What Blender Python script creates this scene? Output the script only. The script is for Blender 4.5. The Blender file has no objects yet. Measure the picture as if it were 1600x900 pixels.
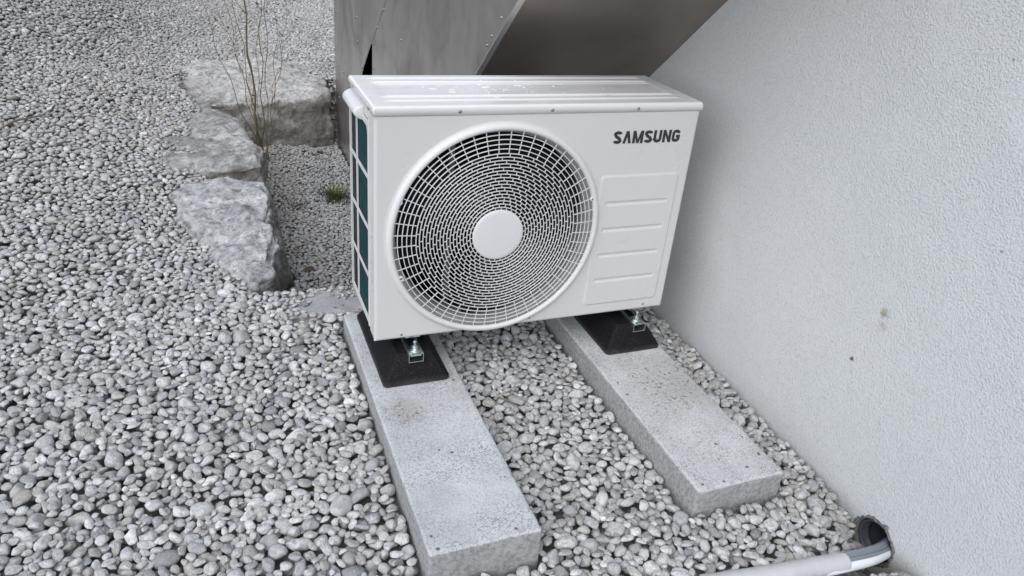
import bpy, bmesh, math, random
import numpy as np
from mathutils import Vector, Matrix, noise
from mathutils.bvhtree import BVHTree

R = math.radians
rng = np.random.default_rng(7)
random.seed(7)
SC = bpy.context.scene
COL = SC.collection

# ------------------------------------------------------------------ camera
cam_d = bpy.data.cameras.new("camera")
cam = bpy.data.objects.new("camera", cam_d)
COL.objects.link(cam)
cam.rotation_mode = 'XYZ'
cam.location = (-0.34586, -1.66063, 1.07862)
cam.rotation_euler = (R(62.01016), R(-4.79858), R(-21.04639))
cam_d.sensor_width = 36.0
cam_d.lens = 1167.63 / 1600 * 36
cam_d.clip_start = 0.02
cam_d.clip_end = 600
SC.camera = cam

# ------------------------------------------------------------------ light
W = bpy.data.worlds.new("World")
SC.world = W
W.use_nodes = True
wn = W.node_tree.nodes; wl = W.node_tree.links
for n in list(wn): wn.remove(n)
sky = wn.new('ShaderNodeTexSky'); sky.sky_type = 'NISHITA'; sky.sun_disc = False
SUN_EL, SUN_AZ = 48.0, 226.0          # azimuth of the sun, degrees clockwise from +Y
sky.sun_elevation = R(SUN_EL); sky.sun_rotation = R(SUN_AZ)
sky.air_density = 1.0; sky.dust_density = 1.2; sky.ozone_density = 1.0
hs = wn.new('ShaderNodeHueSaturation'); hs.inputs['Saturation'].default_value = 0.5
bg = wn.new('ShaderNodeBackground'); bg.inputs['Strength'].default_value = 0.15
wo = wn.new('ShaderNodeOutputWorld')
wl.new(sky.outputs[0], hs.inputs['Color']); wl.new(hs.outputs[0], bg.inputs['Color']); wl.new(bg.outputs[0], wo.inputs['Surface'])
sd = bpy.data.lights.new("sun", 'SUN'); sd.energy = 1.1; sd.angle = R(70); sd.color = (1.0, 0.985, 0.965)
sun = bpy.data.objects.new("sun", sd); COL.objects.link(sun)
dx, dy = math.sin(R(SUN_AZ)), math.cos(R(SUN_AZ))
sun_dir = Vector((dx * math.cos(R(SUN_EL)), dy * math.cos(R(SUN_EL)), math.sin(R(SUN_EL))))
sun.rotation_euler = sun_dir.to_track_quat('Z', 'Y').to_euler()
sun.location = (-3, -3, 6)
vs = SC.view_settings
vs.view_transform = 'Standard'; vs.look = 'None'; vs.gamma = 1.0; vs.use_curve_mapping = False
vs.exposure = 0.5

# ------------------------------------------------------------------ helpers
def mesh_obj(name, verts, faces, mat=None, parent=None, smooth=False):
    me = bpy.data.meshes.new(name)
    me.from_pydata([tuple(v) for v in verts], [], [tuple(f) for f in faces])
    me.update()
    if mat: me.materials.append(mat)
    if smooth: me.polygons.foreach_set('use_smooth', [True] * len(me.polygons))
    o = bpy.data.objects.new(name, me); COL.objects.link(o)
    if parent: o.parent = parent
    return o

class MB:
    def __init__(s): s.v = []; s.f = []
    def add(s, v, f):
        b = len(s.v); s.v += [tuple(x) for x in v]; s.f += [tuple(i + b for i in q) for q in f]; return s
    def box(s, x0, x1, y0, y1, z0, z1):
        v = [(x, y, z) for z in (z0, z1) for y in (y0, y1) for x in (x0, x1)]
        return s.add(v, [(0, 2, 3, 1), (4, 5, 7, 6), (0, 1, 5, 4), (2, 6, 7, 3), (0, 4, 6, 2), (1, 3, 7, 5)])
    def cyl(s, p, q, r, n=20, r2=None, caps=True):
        p, q = Vector(p), Vector(q); d = (q - p).normalized()
        a = d.orthogonal().normalized(); b = d.cross(a); r2 = r if r2 is None else r2
        v = [p + (a * math.cos(t) + b * math.sin(t)) * r for t in [2 * math.pi * i / n for i in range(n)]]
        v += [q + (a * math.cos(t) + b * math.sin(t)) * r2 for t in [2 * math.pi * i / n for i in range(n)]]
        f = [(i, (i + 1) % n, n + (i + 1) % n, n + i) for i in range(n)]
        if caps: f += [tuple(reversed(range(n))), tuple(range(n, 2 * n))]
        return s.add(v, f)
    def dome(s, c, nrm, r, h, n=14, rings=4):
        c = Vector(c); nrm = Vector(nrm).normalized(); a = nrm.orthogonal().normalized(); b = nrm.cross(a)
        v = []; f = []
        for k in range(rings):
            t = k / rings * math.pi / 2
            for i in range(n):
                u = 2 * math.pi * i / n
                v.append(c + (a * math.cos(u) + b * math.sin(u)) * r * math.cos(t) + nrm * h * math.sin(t))
        v.append(c + nrm * h)
        for k in range(rings - 1):
            for i in range(n):
                f.append((k * n + i, k * n + (i + 1) % n, (k + 1) * n + (i + 1) % n, (k + 1) * n + i))
        k = rings - 1
        for i in range(n): f.append((k * n + i, k * n + (i + 1) % n, len(v) - 1))
        return s.add(v, f)
    def tube(s, pts, rad, n=8):
        pts = [Vector(p) for p in pts]
        if not hasattr(rad, '__len__'): rad = [rad] * len(pts)
        up = None; v = []; f = []
        for i, p in enumerate(pts):
            d = (pts[min(i + 1, len(pts) - 1)] - pts[max(i - 1, 0)]).normalized()
            a = d.orthogonal().normalized() if up is None else (up - d * up.dot(d)).normalized()
            up = a; b = d.cross(a)
            for k in range(n):
                t = 2 * math.pi * k / n
                v.append(p + (a * math.cos(t) + b * math.sin(t)) * rad[i])
        for i in range(len(pts) - 1):
            for k in range(n):
                f.append((i * n + k, i * n + (k + 1) % n, (i + 1) * n + (k + 1) % n, (i + 1) * n + k))
        f.append(tuple(reversed(range(n)))); f.append(tuple((len(pts) - 1) * n + k for k in range(n)))
        return s.add(v, f)
    def build(s, name, mat=None, parent=None, smooth=False, bevel=0.0, seg=2):
        o = mesh_obj(name, s.v, s.f, mat, parent, smooth)
        if bevel:
            m = o.modifiers.new('bevel', 'BEVEL'); m.width = bevel; m.segments = seg; m.limit_method = 'ANGLE'; m.angle_limit = R(35)
            m.harden_normals = False
            o.data.polygons.foreach_set('use_smooth', [True] * len(o.data.polygons))
            for e in [1]:
                w = o.modifiers.new('wn', 'WEIGHTED_NORMAL'); w.keep_sharp = False
        return o

def auto_smooth(o, ang=35):
    me = o.data
    bm = bmesh.new(); bm.from_mesh(me)
    for e in bm.edges:
        if len(e.link_faces) == 2 and e.calc_face_angle(0) > R(ang): e.smooth = False
    for f in bm.faces: f.smooth = True
    bm.to_mesh(me); bm.free()
    return o

def empty(name, loc=(0, 0, 0)):
    o = bpy.data.objects.new(name, None); COL.objects.link(o); o.location = loc
    o.empty_display_size = 0.05
    return o

def tag(o, label=None, cat=None, group=None, kind=None):
    if label: o['label'] = label
    if cat: o['category'] = cat
    if group: o['group'] = group
    if kind: o['kind'] = kind
    return o

def adopt(o, root):
    """parent a mesh modelled in world space under a root that stands elsewhere"""
    o.parent = root
    o.matrix_parent_inverse = Matrix.Translation(-Vector(root.location))
    return o

# node helper
class NT:
    def __init__(s, name):
        s.m = bpy.data.materials.new(name); s.m.use_nodes = True
        s.n = s.m.node_tree.nodes; s.l = s.m.node_tree.links
        s.p = s.n['Principled BSDF']
    def new(s, t, **kw):
        n = s.n.new(t)
        for k, v in kw.items():
            if k in n.inputs: n.inputs[k].default_value = v
            else: setattr(n, k, v)
        return n
    def link(s, a, b): s.l.new(a, b)
    def coord(s, scale=(1, 1, 1), which='Object', rot=(0, 0, 0)):
        tc = s.new('ShaderNodeTexCoord'); mp = s.new('ShaderNodeMapping')
        mp.inputs['Scale'].default_value = scale; mp.inputs['Rotation'].default_value = rot
        s.link(tc.outputs[which], mp.inputs['Vector']); return mp.outputs['Vector']
    def noise(s, vec, scale, detail=4, rough=0.55, dist=0.0):
        n = s.new('ShaderNodeTexNoise'); n.inputs['Scale'].default_value = scale; n.inputs['Detail'].default_value = detail
        n.inputs['Roughness'].default_value = rough; n.inputs['Distortion'].default_value = dist
        s.link(vec, n.inputs['Vector']); return n.outputs['Fac']
    def ramp(s, fac, stops, interp='LINEAR'):
        r = s.new('ShaderNodeValToRGB'); cr = r.color_ramp; cr.interpolation = interp
        while len(cr.elements) < len(stops): cr.elements.new(0.5)
        for e, (p, c) in zip(cr.elements, stops):
            e.position = p
            if not hasattr(c, '__len__'): c = (c, c, c)
            e.color = (*c, 1)
        s.link(fac, r.inputs['Fac']); return r.outputs['Color']
    def mix(s, fac, a, b, mode='MIX'):
        m = s.new('ShaderNodeMix'); m.data_type = 'RGBA'; m.blend_type = mode
        for sock, v in ((m.inputs[0], fac), (m.inputs[6], a), (m.inputs[7], b)):
            if isinstance(v, bpy.types.NodeSocket): s.link(v, sock)
            else: sock.default_value = v if not hasattr(v, '__len__') else (*v, 1) if len(v) == 3 else v
        return m.outputs[2]
    def math(s, op, a, b=0.0, c=None, clamp=False):
        m = s.new('ShaderNodeMath'); m.operation = op; m.use_clamp = clamp
        for i, v in enumerate((a, b, c)):
            if v is None: continue
            if isinstance(v, bpy.types.NodeSocket): s.link(v, m.inputs[i])
            else: m.inputs[i].default_value = v
        return m.outputs[0]
    def bump(s, h, strength, dist, prev=None):
        b = s.new('ShaderNodeBump'); b.inputs['Strength'].default_value = strength; b.inputs['Distance'].default_value = dist
        s.link(h, b.inputs['Height'])
        if prev is not None: s.link(prev, b.inputs['Normal'])
        return b.outputs['Normal']
    def set(s, color=None, rough=None, metal=None, normal=None, spec=None):
        for nm, v in (('Base Color', color), ('Roughness', rough), ('Metallic', metal), ('Normal', normal), ('Specular IOR Level', spec)):
            if v is None: continue
            if isinstance(v, bpy.types.NodeSocket): s.link(v, s.p.inputs[nm])
            else: s.p.inputs[nm].default_value = (*v, 1) if hasattr(v, '__len__') else v
        return s.m

# ------------------------------------------------------------------ materials
def m_plain(name, col, rough=0.5, metal=0.0, var=0.06, scale=30, bump=0.0, bscale=200):
    t = NT(name); v = t.coord()
    n = t.noise(v, scale, 5)
    c = t.mix(n, tuple(x * (1 - var) for x in col), tuple(min(1, x * (1 + var)) for x in col))
    r = t.ramp(t.noise(v, scale * 0.7, 3), [(0.3, rough * 0.85), (0.7, min(1, rough * 1.15))])
    nm = t.bump(t.noise(v, bscale, 4), bump, 0.001) if bump else None
    return t.set(c, r, metal, nm)

def m_paint():
    t = NT('cream painted sheet steel'); v = t.coord()
    big = t.noise(v, 2.2, 3)
    c = t.mix(big, (0.605, 0.598, 0.585), (0.655, 0.648, 0.635))
    # faint rain streaks and dust
    st = t.noise(t.coord((30, 30, 1.5)), 1.6, 5, 0.6)
    c = t.mix(t.ramp(st, [(0.55, 0.0), (0.9, 0.10)]), c, (0.50, 0.49, 0.47))
    sp = t.noise(v, 260, 2, 0.5)
    c = t.mix(t.ramp(sp, [(0.73, 0.0), (0.8, 0.5)]), c, (0.3, 0.28, 0.26))
    r = t.ramp(t.noise(v, 9, 4), [(0.35, 0.27), (0.7, 0.36)])
    nm = t.bump(t.noise(v, 3.0, 1), 0.10, 0.003)
    return t.set(c, r, 0, nm, 0.5)

def m_lid():
    t = NT('wet cream painted lid'); v = t.coord()
    c = t.mix(t.noise(v, 3, 3), (0.74, 0.74, 0.735), (0.80, 0.795, 0.785))
    wet = t.noise(t.coord((1.0, 3.0, 1.0)), 5.0, 4, 0.6, 0.6)
    sp = t.noise(v, 230, 2)
    c = t.mix(t.ramp(sp, [(0.72, 0.0), (0.78, 0.6)]), c, (0.25, 0.23, 0.2))
    r = t.ramp(wet, [(0.42, 0.08), (0.55, 0.26)])
    nm = t.bump(wet, 0.35, 0.0015)
    nm = t.bump(t.noise(v, 90, 3), 0.06, 0.001, nm)
    return t.set(c, r, 0, nm, 0.6)

def m_steel(name='weathered stainless sheet', lo=(0.46, 0.44, 0.42), hi=(0.66, 0.645, 0.63)):
    t = NT(name) 
    st = t.noise(t.coord((3, 3.0, 0.35), rot=(0, 0, 0)), 2.4, 5, 0.6, 0.3)
    cl = t.noise(t.coord((1, 1, 1)), 3.0, 5, 0.6, 0.8)
    fine = t.noise(t.coord((1, 160, 8)), 3.0, 3)
    c = t.mix(st, lo, hi)
    c = t.mix(t.ramp(cl, [(0.45, 0.0), (0.68, 0.65)]), c, (0.27, 0.24, 0.21))
    spots = t.noise(t.coord(), 45, 3, 0.6)
    c = t.mix(t.ramp(spots, [(0.68, 0.0), (0.78, 0.35)]), c, (0.6, 0.6, 0.58))
    r = t.ramp(cl, [(0.3, 0.30), (0.7, 0.44)])
    nm = t.bump(t.noise(t.coord(), 1.4, 2), 0.35, 0.03)
    nm = t.bump(fine, 0.06, 0.0006, nm)
    return t.set(c, r, 0.92, nm)

def m_concrete(name, seed, stain, tone=1.0):
    t = NT(name)
    tc = t.new('ShaderNodeTexCoord'); mp = t.new('ShaderNodeMapping'); mp.inputs['Location'].default_value = (seed, seed * 2, 0)
    t.link(tc.outputs['Object'], mp.inputs['Vector']); v = mp.outputs['Vector']
    c = t.mix(t.ramp(t.noise(v, 5.5, 6, 0.62), [(0.30, 0), (0.68, 1)]), tuple(q * tone for q in (0.47, 0.485, 0.495)), tuple(q * tone for q in (0.66, 0.678, 0.69)))
    speck = t.noise(v, 240, 5, 0.78)
    c = t.mix(t.math('MULTIPLY', t.ramp(speck, [(0.40, 0.9), (0.52, 0.0)]), t.ramp(t.noise(v, 9, 4, 0.6), [(0.36, 0.4), (0.60, 1.0)])), c, (0.19, 0.19, 0.185))
    speck2 = t.noise(v, 340, 3, 0.6)
    c = t.mix(t.ramp(speck2, [(0.60, 0), (0.70, 0.6)]), c, (0.76, 0.74, 0.73))
    vo = t.new('ShaderNodeTexVoronoi'); vo.inputs['Scale'].default_value = 34; t.link(v, vo.inputs['Vector'])
    sep = t.new('ShaderNodeSeparateColor'); t.link(vo.outputs['Color'], sep.inputs[0])
    hole = t.math('MULTIPLY', t.math('LESS_THAN', vo.outputs['Distance'], 0.15), t.math('GREATER_THAN', sep.outputs[0], 0.78))
    c = t.mix(t.math('MULTIPLY', hole, 0.8), c, (0.08, 0.078, 0.07))
    if stain:
        # dark lichen blotches and a faint brown cast in the middle of the slab
        sx = t.new('ShaderNodeSeparateXYZ'); t.link(tc.outputs['Object'], sx.inputs[0])
        ring = None
        dxn = t.math('SUBTRACT', sx.outputs[0], stain[0]); dyn = t.math('SUBTRACT', sx.outputs[1], stain[1])
        d = t.math('ADD', t.math('MULTIPLY', dxn, dxn), t.math('MULTIPLY', dyn, dyn))
        near = t.math('SUBTRACT', 1.0, t.math('DIVIDE', d, stain[2] ** 2), clamp=True)
        bl = t.ramp(t.noise(v, 85, 4, 0.6), [(0.56, 0), (0.66, 1)])
        c = t.mix(t.math('MULTIPLY', t.math('MULTIPLY', t.math('MULTIPLY', near, 1.3, clamp=True), bl), 0.8), c, (0.10, 0.088, 0.066))
        c = t.mix(t.math('MULTIPLY', near, 0.32), c, (0.32, 0.29, 0.24))
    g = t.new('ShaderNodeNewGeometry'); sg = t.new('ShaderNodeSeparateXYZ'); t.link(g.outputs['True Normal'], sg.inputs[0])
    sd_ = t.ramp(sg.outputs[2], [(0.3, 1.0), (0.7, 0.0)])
    side_grey = t.mix(t.ramp(t.noise(v, 90, 5, 0.7), [(0.40, 0), (0.60, 1)]), (0.20, 0.20, 0.195), (0.40, 0.40, 0.395))
    c = t.mix(t.math('MULTIPLY', sd_, 0.75), c, side_grey)      # side faces mixed towards a darker mottled grey
    h = t.math('ADD', t.math('MULTIPLY', speck, 0.6), t.math('MULTIPLY', hole, -0.5))
    nm = t.bump(h, 0.8, 0.0032)
    nm = t.bump(t.noise(v, 24, 4), 0.3, 0.004, nm)
    return t.set(c, 0.9, 0, nm, 0.25)

def m_rock(name, c1, c2, c3, seed=0.0):
    t = NT(name)
    tc = t.new('ShaderNodeTexCoord'); mp = t.new('ShaderNodeMapping'); mp.inputs['Location'].default_value = (seed, seed, seed)
    mp.inputs['Rotation'].default_value = (0.3, 0.2, 0.5)
    t.link(tc.outputs['Object'], mp.inputs['Vector']); v = mp.outputs['Vector']
    a = t.noise(v, 3.2, 8, 0.62, 1.2)
    c = t.mix(t.ramp(a, [(0.36, 0), (0.62, 1)]), c1, c2)
    mp2 = t.new('ShaderNodeMapping'); mp2.inputs['Scale'].default_value = (1, 1, 3.2); mp2.inputs['Rotation'].default_value = (0.9, 0.3, 0.4)
    t.link(v, mp2.inputs['Vector'])
    b = t.noise(mp2.outputs['Vector'], 7, 9, 0.7, 1.6)
    c = t.mix(t.ramp(b, [(0.49, 0), (0.57, 0.95)]), c, c3)
    # thin pale veins
    vn = t.noise(v, 5, 6, 0.6, 2.0)
    vein = t.ramp(t.math('ABSOLUTE', t.math('SUBTRACT', vn, 0.5)), [(0.0, 1.0), (0.014, 0.0)])
    c = t.mix(t.math('MULTIPLY', vein, 0.55), c, (0.66, 0.66, 0.65))
    dk = t.noise(v, 26, 6, 0.7)
    c = t.mix(t.ramp(dk, [(0.34, 0.7), (0.46, 0)]), c, (0.13, 0.12, 0.10))
    # darker brown-grey tone on the sides
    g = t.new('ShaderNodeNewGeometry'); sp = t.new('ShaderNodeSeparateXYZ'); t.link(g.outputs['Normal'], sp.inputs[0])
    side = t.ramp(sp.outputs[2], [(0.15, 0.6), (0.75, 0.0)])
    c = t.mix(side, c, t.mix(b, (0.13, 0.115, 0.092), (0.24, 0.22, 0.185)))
    h = t.math('ADD', t.math('MULTIPLY', b, 0.7), t.math('MULTIPLY', dk, 0.5))
    nm = t.bump(h, 1.0, 0.034)
    cr = t.noise(v, 38, 7, 0.72, 0.4)
    nm = t.bump(cr, 0.9, 0.012, nm)
    nm = t.bump(t.noise(v, 150, 4, 0.6), 0.5, 0.003, nm)
    c = t.mix(t.ramp(cr, [(0.40, 0.55), (0.50, 0.0)]), c, (0.17, 0.165, 0.155))
    return t.set(c, 0.82, 0, nm, 0.3)

def m_pebble():
    t = NT('river pebble stone')
    at = t.new('ShaderNodeAttribute'); at.attribute_name = 'rnd'
    sp = t.new('ShaderNodeSeparateXYZ'); t.link(at.outputs['Vector'], sp.inputs[0])
    r1, r2, r3 = sp.outputs
    tone = t.ramp(r1, [(0.0, (0.22, 0.222, 0.225)), (0.12, (0.34, 0.345, 0.35)), (0.45, (0.49, 0.494, 0.49)), (0.75, (0.58, 0.582, 0.575)), (0.94, (0.64, 0.645, 0.64)), (1.0, (0.80, 0.79, 0.77))])
    warm = t.ramp(r2, [(0.0, (0.42, 0.37, 0.30)), (0.5, (0.54, 0.505, 0.44)), (1.0, (0.39, 0.37, 0.335))])
    wf = t.ramp(r2, [(0.74, 0), (0.92, 0.8)])
    c = t.mix(wf, tone, warm)
    tc = t.new('ShaderNodeTexCoord')
    ad = t.new('ShaderNodeVectorMath'); ad.operation = 'MULTIPLY_ADD'
    t.link(at.outputs['Vector'], ad.inputs[0]); ad.inputs[1].default_value = (37, 53, 71); t.link(tc.outputs['Object'], ad.inputs[2])
    v = ad.outputs[0]
    mot = t.noise(v, 75, 5, 0.65, 0.8)
    c = t.mix(t.ramp(mot, [(0.40, 0.6), (0.56, 0)]), c, (0.24, 0.243, 0.24), 'MIX')
    mpv = t.new('ShaderNodeMapping'); mpv.inputs['Scale'].default_value = (1, 0.45, 1); t.link(v, mpv.inputs['Vector'])
    t.link(at.outputs['Vector'], mpv.inputs['Rotation'])
    vn = t.noise(mpv.outputs['Vector'], 48, 4, 0.55, 1.4)
    vein = t.ramp(t.math('ABSOLUTE', t.math('SUBTRACT', vn, 0.5)), [(0.0, 1.0), (0.03, 0.0)])
    vf = t.math('MULTIPLY', vein, t.ramp(r3, [(0.45, 0.0), (0.8, 0.75)]))
    c = t.mix(vf, c, (0.74, 0.74, 0.73))
    pl = t.noise(v, 240, 3, 0.6)
    c = t.mix(t.ramp(pl, [(0.56, 0), (0.7, 0.55)]), c, (0.66, 0.66, 0.655))
    nm = t.bump(t.math('ADD', t.math('MULTIPLY', mot, 1.0), t.math('MULTIPLY', pl, 0.4)), 0.8, 0.0032)
    r = t.ramp(r2, [(0.0, 0.62), (1.0, 0.85)])
    return t.set(c, r, 0, nm, 0.35)

def m_soil():
    t = NT('dark gritty soil'); v = t.coord()
    c = t.mix(t.noise(v, 14, 5), (0.10, 0.095, 0.085), (0.19, 0.185, 0.17))
    vo = t.new('ShaderNodeTexVoronoi'); vo.inputs['Scale'].default_value = 40; t.link(v, vo.inputs['Vector'])
    sep = t.new('ShaderNodeSeparateColor'); t.link(vo.outputs['Color'], sep.inputs[0])
    g = t.ramp(sep.outputs[0], [(0, 0.10), (1, 0.30)])
    c = t.mix(t.ramp(vo.outputs['Distance'], [(0.25, 0.8), (0.55, 0.0)]), c, g)
    nm = t.bump(t.math('MULTIPLY', vo.outputs['Distance'], -1.0), 0.9, 0.012)
    return t.set(c, 0.95, 0, nm, 0.2)

def m_field():
    t = NT('distant gravel surface'); v = t.coord()
    vo = t.new('ShaderNodeTexVoronoi'); vo.inputs['Scale'].default_value = 28; t.link(v, vo.inputs['Vector'])
    sep = t.new('ShaderNodeSeparateColor'); t.link(vo.outputs['Color'], sep.inputs[0])
    c = t.ramp(sep.outputs[0], [(0, 0.17), (0.5, 0.30), (1, 0.46)])
    c = t.mix(t.ramp(vo.outputs['Distance'], [(0.35, 0.0), (0.62, 0.9)]), c, (0.05, 0.048, 0.042))
    nm = t.bump(t.math('MULTIPLY', vo.outputs['Distance'], -1.0), 1.0, 0.02)
    return t.set(c, 0.9, 0, nm, 0.2)

def m_wall():
    t = NT('rough cast plaster'); v = t.coord()
    big = t.noise(v, 1.1, 4, 0.55)
    c = t.mix(t.ramp(big, [(0.35, 0), (0.65, 1)]), (0.64, 0.66, 0.67), (0.69, 0.705, 0.712))
    g1 = t.noise(v, 215, 3, 0.6, 0.1)
    c = t.mix(t.ramp(g1, [(0.36, 0.35), (0.5, 0.0)]), c, (0.40, 0.41, 0.42))
    # occasional dark specks
    vo = t.new('ShaderNodeTexVoronoi'); vo.inputs['Scale'].default_value = 9; t.link(v, vo.inputs['Vector'])
    sep = t.new('ShaderNodeSeparateColor'); t.link(vo.outputs['Color'], sep.inputs[0])
    nz = t.noise(v, 300, 2)
    dot = t.math('MULTIPLY', t.math('LESS_THAN', t.math('ADD', vo.outputs['Distance'], t.math('MULTIPLY', nz, 0.05)), 0.055), t.math('GREATER_THAN', sep.outputs[1], 0.62))
    c = t.mix(t.math('MULTIPLY', dot, 0.6), c, (0.12, 0.115, 0.10))
    # two beige blemishes + damp, soil-splashed foot of the wall
    sx = t.new('ShaderNodeSeparateXYZ'); t.link(t.new('ShaderNodeTexCoord').outputs['Object'], sx.inputs[0])
    for (py, pz, pr, k, cc) in ((-0.607, 0.300, 0.016, 0.6, (0.38, 0.35, 0.28)), (-0.567, 0.148, 0.0075, 0.95, (0.16, 0.14, 0.09)), (-0.615, 0.27, 0.02, 0.25, (0.38, 0.36, 0.32))):
        a = t.math('SUBTRACT', sx.outputs[1], py); b = t.math('SUBTRACT', sx.outputs[2], pz)
        d = t.math('SQRT', t.math('ADD', t.math('MULTIPLY', a, a), t.math('MULTIPLY', b, b)))
        d = t.math('ADD', d, t.math('MULTIPLY', t.math('SUBTRACT', t.noise(v, 110, 3), 0.5), pr * 1.6))
        f = t.math('MULTIPLY', t.math('SUBTRACT', 1.0, t.math('DIVIDE', d, pr), clamp=True), k * 2.0, clamp=True)
        c = t.mix(f, c, cc)
    zz = t.math('ADD', sx.outputs[2], t.math('MULTIPLY', t.noise(v, 12, 4), 0.09))
    foot = t.ramp(t.math('ADD', zz, 0.20), [(0.0, 0.75), (0.06, 0.0)])
    c = t.mix(foot, c, (0.33, 0.325, 0.285))
    g2 = t.noise(v, 330, 2, 0.5)
    smooth_patch = t.ramp(t.noise(v, 1.7, 2), [(0.62, 1.0), (0.70, 0.45)])
    nm = t.bump(t.math('MULTIPLY', t.math('ADD', g1, t.math('MULTIPLY', g2, 0.3)), smooth_patch), 0.9, 0.0042)
    nm = t.bump(t.noise(v, 5, 3), 0.35, 0.01, nm)
    return t.set(c, 0.92, 0, nm, 0.2)

def m_rubber():
    t = NT('recycled rubber'); v = t.coord()
    n = t.noise(v, 260, 4, 0.6)
    c = t.mix(t.ramp(n, [(0.5, 0), (0.72, 1)]), (0.007, 0.007, 0.009), (0.030, 0.028, 0.030))
    d = t.noise(v, 22, 5, 0.65)
    g = t.new('ShaderNodeSeparateXYZ'); t.link(t.new('ShaderNodeTexCoord').outputs['Object'], g.inputs[0])
    low = t.ramp(t.math('ADD', t.math('MULTIPLY', g.outputs[2], -1.0), t.math('MULTIPLY', d, 0.02)), [(0.104, 0), (0.128, 0.45)])
    c = t.mix(low, c, (0.17, 0.165, 0.16))
    return t.set(c, 0.6, 0, t.bump(n, 0.5, 0.0015), 0.14)

def m_coil(name, a, b):
    t = NT(name)
    w = t.new('ShaderNodeTexWave'); w.wave_type = 'BANDS'; w.bands_direction = 'Y'; w.inputs['Scale'].default_value = 110; w.inputs['Distortion'].default_value = 0
    t.link(t.coord(), w.inputs['Vector'])
    c = t.mix(w.outputs['Fac'], a, b)
    c = t.mix(t.ramp(t.noise(t.coord((1, 1, 2)), 14, 4), [(0.4, 0.5), (0.6, 0)]), c, tuple(x * 0.45 for x in a))
    return t.set(c, 0.6, 0.0, t.bump(w.outputs['Fac'], 0.6, 0.002), 0.2)

M = {}
M['paint'] = m_paint(); M['lid'] = m_lid(); M['steel'] = m_steel()
M['plastic'] = m_plain('off white plastic', (0.66, 0.66, 0.655), 0.36, 0, 0.04, 40)
M['grille'] = m_plain('off white grille plastic', (0.68, 0.68, 0.68), 0.42, 0, 0.03, 40)
M['duct'] = m_plain('grey fan orifice', (0.40, 0.40, 0.39), 0.5, 0, 0.15, 8)
M['dark'] = m_plain('dark interior', (0.012, 0.012, 0.013), 0.7, 0, 0.2, 10)
M['blade'] = m_plain('black fan blade plastic', (0.010, 0.010, 0.011), 0.6, 0, 0.2, 20)
M['zinc'] = m_plain('galvanised steel', (0.62, 0.66, 0.67), 0.3, 1.0, 0.2, 90, 0.2, 300)
M['lip'] = m_plain('bare stainless edge', (0.72, 0.72, 0.71), 0.4, 0.9, 0.1, 20)
M['rivetd'] = m_plain('dull steel rivet', (0.28, 0.28, 0.28), 0.42, 1.0, 0.1, 50)
M['rivet'] = m_plain('stainless rivet', (0.55, 0.55, 0.55), 0.28, 1.0, 0.1, 50)
M['ink'] = m_plain('dark slate lettering ink', (0.022, 0.028, 0.034), 0.4, 0, 0.05, 50)
M['teal'] = m_coil('teal coated fins', (0.002, 0.035, 0.045), (0.004, 0.065, 0.078))
M['slate'] = m_coil('shade-darkened coil fins', (0.012, 0.018, 0.024), (0.028, 0.037, 0.047))  # dark copy of the teal fins, shade put into the colour
for k_ in ('dark', 'blade'): M[k_].node_tree.nodes['Principled BSDF'].inputs['Specular IOR Level'].default_value = 0.08
M['rubber'] = m_rubber(); M['wall'] = m_wall(); M['soil'] = m_soil(); M['field'] = m_field(); M['pebble'] = m_pebble()
M['mortar'] = m_plain('broken mortar', (0.15, 0.15, 0.145), 0.95, 0, 0.75, 120, 1.0, 170)
M['pvc'] = m_plain('dark grey drain pipe', (0.07, 0.08, 0.095), 0.4, 0, 0.1, 20)
M['sleeve'] = m_plain('pale grey pipe insulation', (0.50, 0.50, 0.515), 0.6, 0, 0.22, 16, 0.5, 60)
M['wcable'] = m_plain('white cable jacket', (0.78, 0.80, 0.82), 0.4, 0, 0.04, 20)
M['gcable'] = m_plain('grey cable jacket', (0.20, 0.235, 0.27), 0.42, 0, 0.12, 20)
M['stem'] = m_plain('olive bark', (0.13, 0.11, 0.06), 0.8, 0, 0.35, 30, 0.4, 150)
M['twig'] = m_plain('brown twig bark', (0.20, 0.16, 0.115), 0.85, 0, 0.35, 30)
M['dryleaf'] = m_plain('withered brown leaf', (0.10, 0.06, 0.04), 0.8, 0, 0.4, 25)
M['grass'] = m_plain('olive grass', (0.075, 0.105, 0.03), 0.7, 0, 0.5, 20)
M['drop'] = m_plain('water droplet', (0.75, 0.78, 0.8), 0.04, 0, 0.02, 20)

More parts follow.
